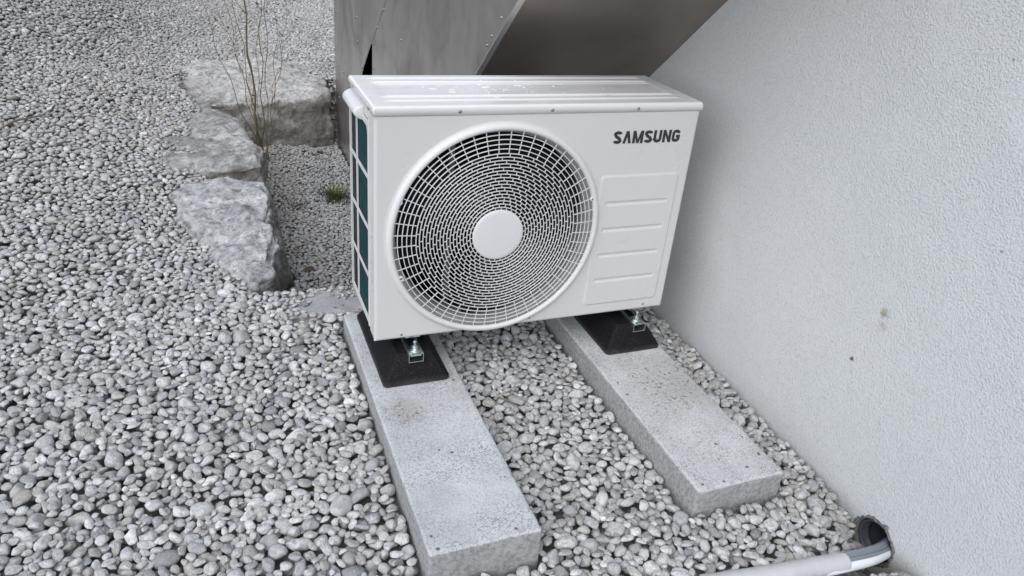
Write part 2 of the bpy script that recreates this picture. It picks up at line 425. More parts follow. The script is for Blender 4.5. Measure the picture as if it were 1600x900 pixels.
# ------------------------------------------------------------------ terrain
def smooth(a, b, x): 
    t = np.clip((x - a) / (b - a), 0, 1); return t * t * (3 - 2 * t)
XW = 1.045
def pit_mask(x, y):
    xb = np.interp(y, [0.6, 1.0, 1.4, 1.6, 2.1, 2.6, 3.0], [-0.25, -0.24, -0.24, -0.22, -0.24, -0.36, -0.45])
    m = smooth(0, 0.10, x - xb + 0.05) * smooth(0.58, 0.66, y) * (1 - smooth(3.10, 3.3, y + 0 * x))
    # right of the steel plane the pit carries on
    m2 = smooth(0.36, 0.42, x) * smooth(0.58, 0.66, y) * (1 - smooth(3.10, 3.3, y))
    m2 = np.maximum(m2, smooth(0.30, 0.38, x) * (1 - smooth(0.98, 1.1, x)) * smooth(1.0, 1.1, y) * (1 - smooth(3.10, 3.3, y)))
    return np.maximum(m, m2)
def high(x, y):
    z = -0.186 + 0.032 * np.clip((y + 0.6) / 1.0, 0, 1) - 0.012 * smooth(0.85, 1.0, x)
    z = z + 0.02 * np.clip(y - 0.6, 0, 30)
    ex = np.minimum(0.18 * np.logaddexp(0, (-0.50 - x) / 0.18), 1.8); ey = np.minimum(0.2 * np.logaddexp(0, (y - 0.35) / 0.2), 5.0)
    z = z + 0.165 * ex * ey
    z = z - 0.085 * np.exp(-((y + 0.815) / 0.085) ** 2) * smooth(0.93, 1.03, x)
    return z
def relief(x, y):
    return 0.010 * np.sin(3.1 * x + 1.3) * np.sin(2.3 * y + 0.4) + 0.007 * np.sin(7.3 * x - 4.1 * y)
def ground(x, y):
    m = pit_mask(x, y)
    p = -0.405 - 0.02 * np.clip(y - 0.7, 0, 2.5) * 0 - 0.16 * np.clip(x, 0, 0.5)
    return high(x, y) * (1 - m) + p * m + relief(x, y) * (1 - 0.5 * m)

def grid_obj(name, xs, ys, zf, mat, **kw):
    X, Y = np.meshgrid(xs, ys); Z = zf(X, Y)
    nx, ny = len(xs), len(ys)
    v = np.stack([X.ravel(), Y.ravel(), Z.ravel()], 1)
    i = np.arange(nx * ny).reshape(ny, nx)
    f = np.stack([i[:-1, :-1].ravel(), i[:-1, 1:].ravel(), i[1:, 1:].ravel(), i[1:, :-1].ravel()], 1)
    return mesh_obj(name, v.tolist(), f.tolist(), mat, smooth=True, **kw)

fx = np.concatenate([-np.geomspace(2.6, 90, 16)[::-1], np.arange(-2.55, 1.5, 0.045), np.geomspace(1.6, 90, 14)])
fy = np.concatenate([-np.geomspace(1.4, 90, 16)[::-1], np.arange(-1.35, 8.0, 0.045), np.geomspace(8.1, 120, 16)])
g = grid_obj('ground', fx, fy, lambda x, y: ground(x, y) - 0.035, M['soil'])
g.data.materials.append(M['field'])
for p in g.data.polygons:
    c = p.center
    if c.y > 7.6 or c.y < -1.3 or c.x < -2.4: p.material_index = 1
tag(g, kind='structure')

# ------------------------------------------------------------------ house wall with the pipe hole
HY, HZ, HR = -0.793, -0.232, 0.054
root = empty('house_wall', (XW, 1.0, -0.3))
tag(root, 'tall pale grey rough plaster house wall rising on the right', 'wall')
mb = MB(); N = 48
def ringpts(rad, x=XW): return [(x, HY + rad * math.cos(2 * math.pi * i / N), HZ + rad * math.sin(2 * math.pi * i / N)) for i in range(N)]
ragged = [HR * (1.10 + 0.10 * noise.noise(Vector((math.cos(a) * 2.1, math.sin(a) * 2.1, 3))) + 0.05 * noise.noise(Vector((math.cos(a) * 9, math.sin(a) * 9, 1)))) for a in [2 * math.pi * i / N for i in range(N)]]
inner = [(XW, HY + ragged[i] * math.cos(2 * math.pi * i / N), HZ + ragged[i] * math.sin(2 * math.pi * i / N)) for i in range(N)]
sq = []
for i in range(N):
    a = 2 * math.pi * i / N; c, s_ = math.cos(a), math.sin(a); k = 0.16 / max(abs(c), abs(s_))
    sq.append((XW, HY + k * c, HZ + k * s_))
v = inner + sq
deep = [(XW + 0.02, p[1], p[2]) for p in inner]
v += deep
f = [(i, N + i, N + (i + 1) % N, (i + 1) % N) for i in range(N)] + [(2 * N + i, i, (i + 1) % N, 2 * N + (i + 1) % N) for i in range(N)]
mb.add(v, f)
Y0, Y1, Z0, Z1 = -6.0, 9.0, -0.8, 5.2
ay, by, az, bz = HY - 0.16, HY + 0.16, HZ - 0.16, HZ + 0.16
for (a, b, c, d) in ((Y0, ay, Z0, Z1), (by, Y1, Z0, Z1), (ay, by, Z0, az), (ay, by, bz, Z1)):
    mb.add([(XW, a, c), (XW, a, d), (XW, b, d), (XW, b, c)], [(0, 1, 2, 3)])
mb.add([(XW, Y0, Z0), (XW + 0.4, Y0, Z0), (XW + 0.4, Y0, Z1), (XW, Y0, Z1), (XW, Y1, Z0), (XW + 0.4, Y1, Z0), (XW + 0.4, Y1, Z1), (XW, Y1, Z1)],
       [(0, 1, 2, 3), (4, 7, 6, 5), (3, 2, 6, 7), (1, 5, 6, 2)])
adopt(mb.build('plaster', M['wall']), root)
# crumbled mortar collar
mv, mf = [], []
NR = 8
for k in range(NR + 1):
    for i in range(96):
        a = 2 * math.pi * i / 96
        ro = 1.10 + 0.17 * abs(noise.noise(Vector((math.cos(a) * 1.7 + 5, math.sin(a) * 1.7, 1)))) + 0.10 * noise.noise(Vector((math.cos(a) * 8, math.sin(a) * 8, 4)))
        if 1.6 < a < 2.1 or False: ro += 0.22 * math.exp(-((a - 1.85) / 0.13) ** 2)
        if a > 5.6 or a < 0.4: ro *= 1.06
        t = k / NR
        rr = HR * (0.97 + (ro - 0.97) * t)
        hh = 0.0045 * math.sin(math.pi * min(1, t * 1.1)) * (0.5 + 1.0 * noise.noise(Vector((a * 9, t * 3, 2)))) + 0.0022 * noise.noise(Vector((a * 31, t * 9, 7))) + 0.0006
        if k == NR: hh = -0.002
        x = XW - max(hh, -0.002) + (0.014 if k == 0 else 0)
        mv.append((x, HY + rr * math.cos(a), HZ + rr * math.sin(a)))
for k in range(NR):
    for i in range(96): mf.append((k * 96 + i, (k + 1) * 96 + i, (k + 1) * 96 + (i + 1) % 96, k * 96 + (i + 1) % 96))
o = mesh_obj('mortar_collar', mv, mf, M['mortar'], smooth=True); adopt(o, root)
# drain pipe sleeve in the wall
p = MB()
prof = [(0.006, 0.050), (0.004, 0.047), (0.010, 0.0445), (0.024, 0.0445), (0.026, 0.0415), (0.030, 0.0415), (0.033, 0.0445), (0.05, 0.044), (0.28, 0.043)]
pv, pf = [], []
for (dxp, rr) in prof:
    for i in range(40):
        a = 2 * math.pi * i / 40; pv.append((XW + dxp, HY + rr * math.cos(a), HZ + rr * math.sin(a)))
for k in range(len(prof) - 1):
    for i in range(40): pf.append((k * 40 + i, (k + 1) * 40 + i, (k + 1) * 40 + (i + 1) % 40, k * 40 + (i + 1) % 40))
pf.append(tuple((len(prof) - 1) * 40 + i for i in range(40)))
o = mesh_obj('pipe_sleeve', pv, pf, M['pvc'], smooth=True); adopt(o, root)

# ------------------------------------------------------------------ stainless duct housing on the wall
SX = 0.422
root = empty('steel_duct', (SX + 0.3, 2.0, -0.5))
tag(root, 'large grey stainless sheet metal duct slanting up against the house wall', 'duct')
def sheet_x(x0, x1, poly, name, mat, sub=0):
    n = len(poly)
    v = [(x0, y, z) for y, z in poly] + [(x1, y, z) for y, z in poly]
    f = [tuple(range(n)), tuple(reversed(range(n, 2 * n)))] + [(i, n + i, n + (i + 1) % n, (i + 1) % n) for i in range(n)]
    o = mesh_obj(name, v, f, mat); adopt(o, root); return o
K = -1.1563
def under(z): return 0.202 + (z - 0.859) * K
K2 = (2.281 - 1.752) / (0.201 - 0.615)
def seam(z): return 1.752 + (z - 0.615) * K2
ZT = 1.55
# slanted side panel
sheet_x(SX, SX + 0.003, [(under(ZT), ZT), (under(0.20), 0.20), (1.9, -0.55), (2.062, -0.55), (2.062, 0.360), (seam(0.372), 0.372), (seam(ZT), ZT)][::1], 'side_panel', M['steel'])
# rear box panel, its front edge slants away from the side panel and leaves a gap
sheet_x(SX, SX + 0.003, [(seam(ZT) + 0.010, ZT), (seam(0.372) + 0.007, 0.372), (2.095, 0.36), (2.281 + 0.01, 0.201), (2.46, 0.0), (2.8, -0.7), (3.19, -0.7), (3.19, ZT)], 'rear_panel', M['steel'])
# underside sheet with a folded lip along its front edge
uv = [(SX + 0.0035, under(ZT), ZT), (XW, under(ZT), ZT), (XW, under(0.20), 0.20), (SX + 0.0035, under(0.20), 0.20)]
off = Vector((0, 1, -K)).normalized() * 0.003
uu = [tuple(Vector(q) + off) for q in uv]
NXU, NYU = 24, 24
o = mesh_obj('underside_panel', uv + uu, [(0, 3, 2, 1), (4, 5, 6, 7), (0, 1, 5, 4), (1, 2, 6, 5), (2, 3, 7, 6), (3, 0, 4, 7)], m_steel('stainless sheet painted with dark reflection', (0.26, 0.225, 0.20), (0.40, 0.355, 0.325))); adopt(o, root)  # dark reflections on the underside are painted into this steel's colour
lip = MB()
d = Vector((0, under(0.2) - under(ZT), 0.2 - ZT)).normalized(); nrm = Vector((0, -1, K)).normalized()
for (w0, w1, hgt) in ((-0.0015, 0.016, 0.003),):
    a = Vector((SX + w0, under(ZT), ZT)); b = Vector((SX + w0, under(0.20), 0.20))
    lip.add([a, b, b + Vector((w1 - w0, 0, 0)), a + Vector((w1 - w0, 0, 0)), a + nrm * hgt, b + nrm * hgt, b + Vector((w1 - w0, 0, 0)) + nrm * hgt, a + Vector((w1 - w0, 0, 0)) + nrm * hgt],
            [(0, 3, 2, 1), (4, 5, 6, 7), (0, 1, 5, 4), (1, 2, 6, 5), (2, 3, 7, 6), (3, 0, 4, 7)])
    a2 = a + nrm * 0.0; 
adopt(lip.build('edge_lip', M['lip']), root)
mb = MB()   # hidden body behind the sheets, closes the duct
o = mesh_obj('front_panel', [(SX + .003, under(.2), .2), (XW, under(.2), .2), (XW, under(.2) + .01, -.6), (SX + .003, under(.2) + .01, -.6)], [(0, 3, 2, 1)], M['steel']); adopt(o, root)
o = mesh_obj('top_panel', [(SX + .003, under(ZT), ZT), (XW, under(ZT), ZT), (XW, 3.19, ZT), (SX + .003, 3.19, ZT)], [(0, 1, 2, 3)], M['steel']); adopt(o, root)
o = mesh_obj('back_panel', [(SX + .009, 3.19, ZT), (XW, 3.19, ZT), (XW, 3.19, -.6), (SX + .009, 3.19, -.6)], [(0, 1, 2, 3)], M['steel']); adopt(o, root)
o = mesh_obj('shade_backing', [(SX + .12, 1.2, 1.2), (SX + .12, 3.1, 1.2), (SX + .12, 3.1, -.6), (SX + .12, 1.2, -.6)], [(0, 1, 2, 3)], M['dark']); adopt(o, root)  # near-black sheet stands in for the shade inside the duct
for (y, z) in ((1.803 - .0, 0.567), (1.937, 0.468), (2.05, 0.372), (2.02, 0.263), (1.476, 0.498), (0.343, 0.772), (0.409, 0.712), (0.441, 0.680), (1.60, 0.80), (2.0, 0.05)):
    xx = SX
    b = MB(); b.dome((xx, y, z), (-1, 0, 0), 0.006 if z < 0.66 else 0.0045, 0.005)
    adopt(b.build('rivet', M['rivetd'], smooth=True), root)
for (y, z) in ((2.458, 0.428), (2.431, 0.31), (3.066, 0.045), (2.887, 0.047), (2.30, 0.205), (3.09, 0.35), (3.07, -0.15), (2.30, 0.19)):
    b = MB(); b.dome((SX, y, z), (-1, 0, 0), 0.0075, 0.005)
    adopt(b.build('rivet', M['rivetd'], smooth=True), root)

# ------------------------------------------------------------------ boulders
def boulder(name, outline, ztop, zbot, label, mat, seed, amp=0.03, belly=0.03, flare=0.0, fdir=0.0, dome_h=0.0, cat='boulder'):
    pts = np.array(outline, float); c = pts.mean(0)
    ang = np.arctan2(pts[:, 1] - c[1], pts[:, 0] - c[0]); rad = np.hypot(pts[:, 1] - c[1], pts[:, 0] - c[0])
    o_ = np.argsort(ang); ang = ang[o_]; rad = rad[o_]
    NA = 320
    A = np.linspace(-math.pi, math.pi, NA, endpoint=False)
    px = (c[0] + rad * np.cos(ang)); py = (c[1] + rad * np.sin(ang))
    # ray against polygon
    RR = np.zeros(NA)
    for i, a in enumerate(A):
        best = 0
        for j in range(len(px)):
            x1, y1, x2, y2 = px[j] - c[0], py[j] - c[1], px[(j + 1) % len(px)] - c[0], py[(j + 1) % len(px)] - c[1]
            den = math.cos(a) * (y2 - y1) - math.sin(a) * (x2 - x1)
            if abs(den) < 1e-9: continue
            t = (x1 * (y2 - y1) - y1 * (x2 - x1)) / den; u = (x1 * math.sin(a) - y1 * math.cos(a)) / den
            if t > 0 and -1e-6 <= u <= 1 + 1e-6: best = max(best, t)
        RR[i] = best
    for _ in range(2): RR = (np.roll(RR, 1) + 2 * RR + np.roll(RR, -1)) / 4
    prof = []
    for k in range(1, 46): 
        s = k / 45; prof.append((s * 0.93, 0.0 if s < 0.8 else -(1 - math.sqrt(max(0, 1 - ((s - 0.8) / 0.2 * 0.75) ** 2))) * 0.06))
    for k in range(1, 6): prof.append((0.93 + 0.07 * math.sin(k / 5 * math.pi / 2), prof[44][1] - 0.03 * (1 - math.cos(k / 5 * math.pi / 2))))
    z_last = prof[-1][1]
    for k in range(1, 31): prof.append((1.0 + belly * math.sin(k / 30 * math.pi), None if False else z_last - k / 30))
    v = [(c[0], c[1], ztop(c[0], c[1]) + dome_h)]
    for pi, (s, dz) in enumerate(prof):
        for i in range(NA):
            if pi >= 50 and flare: s = prof[pi][0] + flare * ((pi - 49) / 30) ** 0.7 * max(0.0, math.cos(A[i] - fdir))
            x = c[0] + RR[i] * s * math.cos(A[i]); y = c[1] + RR[i] * s * math.sin(A[i])
            zt = ztop(x, y) + dome_h * (1 - min(1, prof[pi][0]) ** 2)
            if pi < 50: z = zt + dz
            else:
                t = (pi - 49) / 30; z = (zt + z_last) * (1 - t) + zbot * t
            v.append((x, y, z))
    f = [(0, 1 + i, 1 + (i + 1) % NA) for i in range(NA)]
    for k in range(len(prof) - 1):
        b = 1 + k * NA
        for i in range(NA): f.append((b + i, b + NA + i, b + NA + (i + 1) % NA, b + (i + 1) % NA))
    o = mesh_obj(name, v, f, mat, smooth=True)
    me = o.data; me.update()
    nr = [Vector(x.normal) for x in me.vertices]
    for q, n_ in zip(me.vertices, nr):
        P = q.co * 1.0 + Vector((seed, seed * 1.7, -seed))
        h = noise.fractal(P * 3.2, 1.0, 2.0, 5) * amp
        cell = noise.voronoi(P * 4.5)[0]
        h += (cell[1] - cell[0]) * amp * 0.9 - amp * 0.35
        rd = noise.ridged_multi_fractal(Vector((P.x * 3.5 + P.z * 4, P.y * 3.5, P.z * 14 + P.x * 3)), 1.0, 2.0, 4, 1.0, 2.0)
        h -= (rd - 1.0) * amp * 0.22
        h += noise.fractal(P * 16, 1.0, 2.0, 3) * amp * 0.28
        q.co += n_ * h
    me.update()
    # origin at the base
    me.transform(Matrix.Translation((-c[0], -c[1], -zbot))); o.location = (c[0], c[1], zbot)
    tag(o, label, cat)
    return o
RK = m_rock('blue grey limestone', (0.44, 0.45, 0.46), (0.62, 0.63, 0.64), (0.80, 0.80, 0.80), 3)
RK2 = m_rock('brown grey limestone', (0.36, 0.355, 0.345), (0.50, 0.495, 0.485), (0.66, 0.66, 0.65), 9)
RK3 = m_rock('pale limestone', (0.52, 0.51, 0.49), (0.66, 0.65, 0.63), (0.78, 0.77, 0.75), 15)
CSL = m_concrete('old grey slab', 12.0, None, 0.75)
B1 = boulder('boulder', [(-.58, 1.50), (-.30, 1.56), (-.15, 1.42), (-.125, 1.18), (-.165, 1.02), (-.145, .88), (-.19, .69), (-.29, .61), (-.36, .76), (-.43, .96), (-.51, 1.2)],
             lambda x, y: -0.125 + (y - .6) * 0.085 + (x + .3) * 0.17, -0.62, 'long blue-grey limestone boulder nearest the air conditioner, gravel against its left side', RK, 1.3, 0.036, 0.02, 0.24, -0.2, 0.025)
B2 = boulder('boulder', [(-.62, 1.63), (-.3, 1.60), (-.13, 1.62), (-.115, 1.8), (-.17, 2.12), (-.25, 2.5), (-.37, 2.84), (-.62, 2.75), (-.82, 2.2)],
             lambda x, y: -0.050 - (y - 1.6) * 0.008 + (x + .3) * 0.10, -0.62, 'middle brown-grey boulder half covered by pebbles, left of the bare shrub', RK2, 5.1, 0.036, 0.03, 0.0, 0.0, 0.04)
B3 = boulder('boulder', [(-.60, 3.00), (-.64, 3.40), (-.34, 3.54), (-.02, 3.66), (.24, 3.54), (.365, 3.30), (.37, 3.12), (.26, 3.02), (.1, 2.97), (-.15, 2.95), (-.35, 2.95)],
             lambda x, y: -0.120 + (y - 3.0) * 0.21 - x * 0.01, -0.62, 'large pale boulder behind the bare shrub with a dark steep front face', RK3, 8.4, 0.034, 0.02)
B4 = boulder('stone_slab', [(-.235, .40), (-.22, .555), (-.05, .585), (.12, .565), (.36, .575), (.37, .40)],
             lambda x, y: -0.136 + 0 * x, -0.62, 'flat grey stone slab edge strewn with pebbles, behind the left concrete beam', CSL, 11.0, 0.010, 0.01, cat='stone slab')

# ------------------------------------------------------------------ concrete beams
def beam(x0, x1, y0, y1, zt, zb, mat, label, seed):
    bm = bmesh.new()
    bmesh.ops.create_cube(bm, size=1.0)
    for q in bm.verts: q.co = Vector(((x0 + x1) / 2 + q.co.x * (x1 - x0), (y0 + y1) / 2 + q.co.y * (y1 - y0), (zt + zb) / 2 + q.co.z * (zt - zb)))
    def cut(ax, vals):
        for val in vals:
            co = [0, 0, 0]; co[ax] = val; no = [0, 0, 0]; no[ax] = 1
            bmesh.ops.bisect_plane(bm, geom=bm.verts[:] + bm.edges[:] + bm.faces[:], plane_co=co, plane_no=no, dist=1e-6)
    e = [0.002, 0.005, 0.009]
    cut(0, [x0 + t for t in e] + [x1 - t for t in e] + list(np.arange(x0 + 0.02, x1 - 0.012, 0.012)))
    cut(1, [y0 + t for t in e] + [y1 - t for t in e] + list(np.arange(y0 + 0.02, y1 - 0.012, 0.012)))
    cut(2, [zt - t for t in e] + list(np.arange(zb + 0.02, zt - 0.012, 0.012)))
    rad = 0.007
    for q in bm.verts:
        c = q.co.copy()
        n = Vector((0, 0, 0)); dcl = Vector((min(max(c.x, x0 + rad), x1 - rad), min(max(c.y, y0 + rad), y1 - rad), min(c.z, zt - rad)))
        d = c - dcl
        if d.length > 1e-6 and (abs(d.x) > 1e-6) + (abs(d.y) > 1e-6) + (abs(d.z) > 1e-6) >= 2:
            r2 = rad * (1 + 0.0)
            c = dcl + d.normalized() * min(d.length, r2)
        P = c * 1.0 + Vector((seed, 0, seed))
        edge = min(c.x - x0, x1 - c.x, c.y - y0, 9) < 0.02 and zt - c.z < 0.02
        amp = 0.0011
        h = noise.fractal(P * 22, 1, 2, 4) * amp
        chip = max(0, noise.noise(P * 55) - 0.40) * (0.010 if edge else 0)
        out = Vector((c.x - (x0 + x1) / 2, 0, 0)) * 0
        if abs(q.co.x - x0) < 0.003: out.x -= 1
        if abs(q.co.x - x1) < 0.003: out.x += 1
        if abs(q.co.y - y0) < 0.003: out.y -= 1
        if abs(q.co.y - y1) < 0.003: out.y += 1
        if abs(q.co.z - zt) < 0.003: out.z += 1
        if out.length > 0: out.normalize()
        k = 2.2 if (q.co.y - y0) < 0.003 else 1.0
        q.co = c + out * (h * k - chip)
    for fc in bm.faces: fc.smooth = True
    me = bpy.data.meshes.new('concrete_beam'); bm.to_mesh(me); bm.free()
    me.materials.append(mat)
    o = bpy.data.objects.new('concrete_beam', me); COL.objects.link(o)
    return tag(o, label, 'beam', 'concrete beams under the air conditioner')
ZB = -0.110
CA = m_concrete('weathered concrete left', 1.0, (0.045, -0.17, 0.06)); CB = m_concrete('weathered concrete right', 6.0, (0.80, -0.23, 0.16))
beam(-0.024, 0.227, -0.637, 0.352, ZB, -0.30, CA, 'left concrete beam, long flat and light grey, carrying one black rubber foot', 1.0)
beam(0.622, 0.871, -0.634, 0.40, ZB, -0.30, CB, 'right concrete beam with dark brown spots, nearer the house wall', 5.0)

# ------------------------------------------------------------------ rubber feet with rail and bolt
def foot(cx, bx, by, label):
    root = empty('rubber_foot', (cx, 0.13, ZB))
    tag(root, label, 'rubber foot', 'black rubber feet under the air conditioner')
    y0, y1, hw = -0.061, 0.325, 0.091
    tw = 0.047; zt = -0.034
    v = []; prof = []
    # stacked rounded rectangles
    def rr(hw_, ya, yb, z, rad):
        out = []
        for (sx, sy, a0) in ((1, -1, -90), (1, 1, 0), (-1, 1, 90), (-1, -1, 180)):
            for k in range(6):
                a = R(a0 + k * 18)
                out.append((cx + sx * (hw_ - rad) + rad * math.cos(a), (yb - rad if sy > 0 else ya + rad) + rad * math.sin(a), z))
        return out
    rings = [rr(hw, y0, y1, ZB + 0.001, 0.012), rr(hw, y0, y1, ZB + 0.010, 0.012), rr(hw - 0.003, y0 + 0.003, y1 - 0.003, ZB + 0.014, 0.012),
             rr(tw + 0.003, y0 + 0.040, y1 - 0.04, zt - 0.003, 0.009), rr(tw - 0.001, y0 + 0.043, y1 - 0.043, zt, 0.008)]
    f = []
    for r_ in rings: v += r_
    n = 24
    for k in range(len(rings) - 1):
        for i in range(n): f.append((k * n + i, k * n + (i + 1) % n, (k + 1) * n + (i + 1) % n, (k + 1) * n + i))
    f.append(tuple((len(rings) - 1) * n + i for i in range(n))); f.append(tuple(reversed(range(n))))
    o = mesh_obj('rubber_block', v, f, M['rubber']); auto_smooth(o, 30); adopt(o, root)
    # galvanised channel
    ch = MB(); ya, yb = -0.040, 0.27; w = 0.0205
    z0, z1 = zt - 0.020, zt + 0.006
    ch.box(bx - w, bx + w, ya, yb, z0, z0 + 0.002)
    ch.box(bx - w, bx - w + 0.002, ya, yb, z0 + 0.002, z1); ch.box(bx + w - 0.002, bx + w, ya, yb, z0 + 0.002, z1)
    ch.box(bx - w + 0.002, bx - w + 0.009, ya, yb, z1 - 0.002, z1); ch.box(bx + w - 0.009, bx + w - 0.002, ya, yb, z1 - 0.002, z1)
    rail = ch.build('rail', M['zinc'], bevel=0.0005, seg=1); adopt(rail, root)
    # channel nut seen in the open end
    nt = MB(); nt.box(bx - 0.015, bx + 0.015, by - 0.016, by + 0.012, z1 - 0.010, z1 - 0.0025)
    adopt(nt.build('channel_nut', M['zinc'], bevel=0.001, seg=1), root)
    b = MB(); b.cyl((bx, by, z1 + 0.0005), (bx, by, z1 + 0.0025), 0.0185, 28); b.cyl((bx, by, z1 + 0.0025), (bx, by, z1 + 0.0042), 0.0125, 24)
    adopt(auto_smooth(b.build('washer', M['zinc'])), root)
    b = MB(); b.cyl((bx, by, z1 + 0.0042), (bx, by, z1 + 0.013), 0.0088, 6)
    adopt(b.build('nut', M['zinc'], bevel=0.0006), root)
    b = MB()
    pts = [(bx, by, z1 - 0.012)]; rd = [0.0048]
    z = z1 - 0.010; 
    while z < 0.0005:
        pts += [(bx, by, z), (bx, by, z + 0.00075)]; rd += [0.0050, 0.0043]; z += 0.0015
    b.tube(pts, rd, 14)
    adopt(b.build('bolt', M['zinc'], smooth=True), root)
foot(0.103, 0.104, -0.020, 'left black rubber foot with dusty front edge on the left concrete beam')
foot(0.769, 0.789, -0.014, 'right black rubber foot on the spotted concrete beam near the wall')

# ------------------------------------------------------------------ air conditioner outdoor unit
UW, UH, UD = 0.88, 0.626, 0.305
unit = empty('air_conditioner', (UW / 2, UD / 2, 0)); 
tag(unit, 'cream white outdoor air conditioner unit with round fan grille on two concrete beams', 'air conditioner')
GX, GZ = 0.3207, 0.2895; GR = 0.276
def rbox(x, z, x0, x1, z0, z1, r):   # signed distance to a rounded rectangle
    qx = np.abs(x - (x0 + x1) / 2) - (x1 - x0) / 2 + r; qz = np.abs(z - (z0 + z1) / 2) - (z1 - z0) / 2 + r
    return np.hypot(np.maximum(qx, 0), np.maximum(qz, 0)) + np.minimum(np.maximum(qx, qz), 0) - r
ZF = 0.603   # top of the front panel, the lid's lip begins here
er = np.array([0, .0004, .0012, .0024, .004, .006, .0085])
xs = np.unique(np.round(np.concatenate([er, UW - er, np.arange(0.0105, 0.60, 0.0035), np.arange(0.598, 0.872, 0.0016)]), 5))
zs = np.unique(np.round(np.concatenate([er, ZF - er * 0.4, np.arange(0.0105, ZF - 0.005, 0.0019)]), 5))
X, Z = np.meshgrid(xs, zs)
RC = 0.0085
dxe = np.minimum(X, UW - X); dze = Z
def rnd(dd, r): t = np.clip(r - dd, 0, r); return r - np.sqrt(np.maximum(r * r - t * t, 0))
Yf = np.maximum(rnd(dxe, RC), rnd(dze, RC)) + rnd(ZF - Z, 0.003) * 0.8
s = rbox(X, Z, 0.606, 0.851, 0.034, 0.433, 0.013)
Yf -= 0.0026 * (1 - smooth(-0.006, 0.0, s))
for gz in (0.3515, 0.2735, 0.195, 0.1155):
    s = rbox(X, Z, 0.630, 0.826, gz - 0.0062, gz + 0.0062, 0.006)
    Yf += 0.0030 * (1 - smooth(-0.0045, 0.0008, s))
# soft dish of the pressed front around the grille
rr_ = np.hypot(X - GX, Z - GZ)
Yf -= 0.004 * (1 - smooth(0.2915, 0.2975, rr_)) * (rr_ > 0.2)
nx, nz = len(xs), len(zs)
idx = np.arange(nx * nz).reshape(nz, nx)
keep = (np.hypot((X[:-1, :-1] + X[1:, 1:]) / 2 - GX, (Z[:-1, :-1] + Z[1:, 1:]) / 2 - GZ) > 0.279)
q = np.stack([idx[:-1, :-1], idx[:-1, 1:], idx[1:, 1:], idx[1:, :-1]], -1)[keep]
v = np.stack([X.ravel(), Yf.ravel(), Z.ravel()], 1)
front = mesh_obj('front_panel', v.tolist(), q.tolist(), M['paint'], smooth=True); adopt(front, unit)
# cabinet: base pan, corner posts, right side, back
c = MB()
c.box(0.0008, 0.0022, 0.0581, 0.3025, 0.577, 0.603); c.box(0.0008, 0.0022, RC, 0.058, 0.004, 0.603)                 # left corner return
c.box(0.0008, 0.004, 0.294, 0.303, 0.012, 0.603)               # rear left post
c.box(UW - 0.0022, UW - 0.0008, RC, UD - 0.002, 0.004, 0.603)   # right side
c.box(0.30, UW - 0.0022, UD - 0.003, UD - 0.001, 0.012, 0.603)  # back
c.box(0.004, UW - 0.004, 0.009, UD - 0.004, 0.002, 0.012)      # base pan
cab = c.build('cabinet', M['paint'], bevel=0.0004, seg=1); adopt(cab, unit)
# guard frame with rounded opening and 2 x 4 grid on the left side
gm = MB()
bars = [0.030, 0.163, 0.298, 0.434, 0.568]
yA, yM, yB = 0.060, 0.206, 0.298
gm.box(-0.0022, 0.0007, yA - 0.004, yA + 0.006, 0.016, 0.578)
gm.box(-0.0026, 0.0012, yM - 0.0045, yM + 0.0045, 0.022, 0.572)
gm.box(-0.0026, 0.0012, yB - 0.004, yB + 0.004, 0.022, 0.572)
for i, z in enumerate(bars):
    t = 0.0045 if 0 < i < 4 else 0.007
    gm.box(-0.0022, 0.0012, yA + 0.006, yM - 0.0045, z - t, z + t); gm.box(-0.0022, 0.0012, yM + 0.0045, yB - 0.004, z - t, z + t)
for z, sg in ((bars[0] + 0.007, 1), (bars[-1] - 0.007, -1)):    # rounded corner fillets
    pts = [(yA + 0.008, z)] + [(yA + 0.008 + 0.016 * (1 - math.cos(t)), z + sg * 0.016 * (1 - math.sin(t))) for t in [math.pi / 2 * k / 6 for k in range(7)]]
    n = len(pts); vv = [(-0.0022, y, zz) for y, zz in pts] + [(0.0012, y, zz) for y, zz in pts]
    gm.add(vv, [tuple(range(n)), tuple(reversed(range(n, 2 * n)))] + [(i, (i + 1) % n, n + (i + 1) % n, n + i) for i in range(n)])
adopt(gm.build('side_guard', M['plastic'], bevel=0.0007), unit)
b = MB(); b.box(0.0026, 0.030, 0.058, yM + 0.006, 0.014, 0.60); adopt(b.build('coil_fins', M['teal']), unit)
b = MB(); b.box(0.0028, 0.030, yM + 0.006, 0.296, 0.014, 0.60); adopt(b.build('coil_fins', M['slate']), unit)  # far half of the coil, painted as shaded
b = MB(); b.box(0.0302, 0.60, 0.27, 0.295, 0.014, 0.60); adopt(b.build('rear_coil', M['slate']), unit)
b = MB(); b.box(0.030, 0.034, 0.02, 0.27, 0.014, 0.60); b.box(0.60, 0.604, 0.0105, 0.295, 0.014, 0.60)
b.box(0.034, 0.60, 0.262, 0.266, 0.014, 0.60); b.box(0.034, 0.60, 0.02, 0.262, 0.594, 0.598); b.box(0.034, 0.60, 0.02, 0.262, 0.0125, 0.0145)
adopt(b.build('fan_chamber', M['dark']), unit)
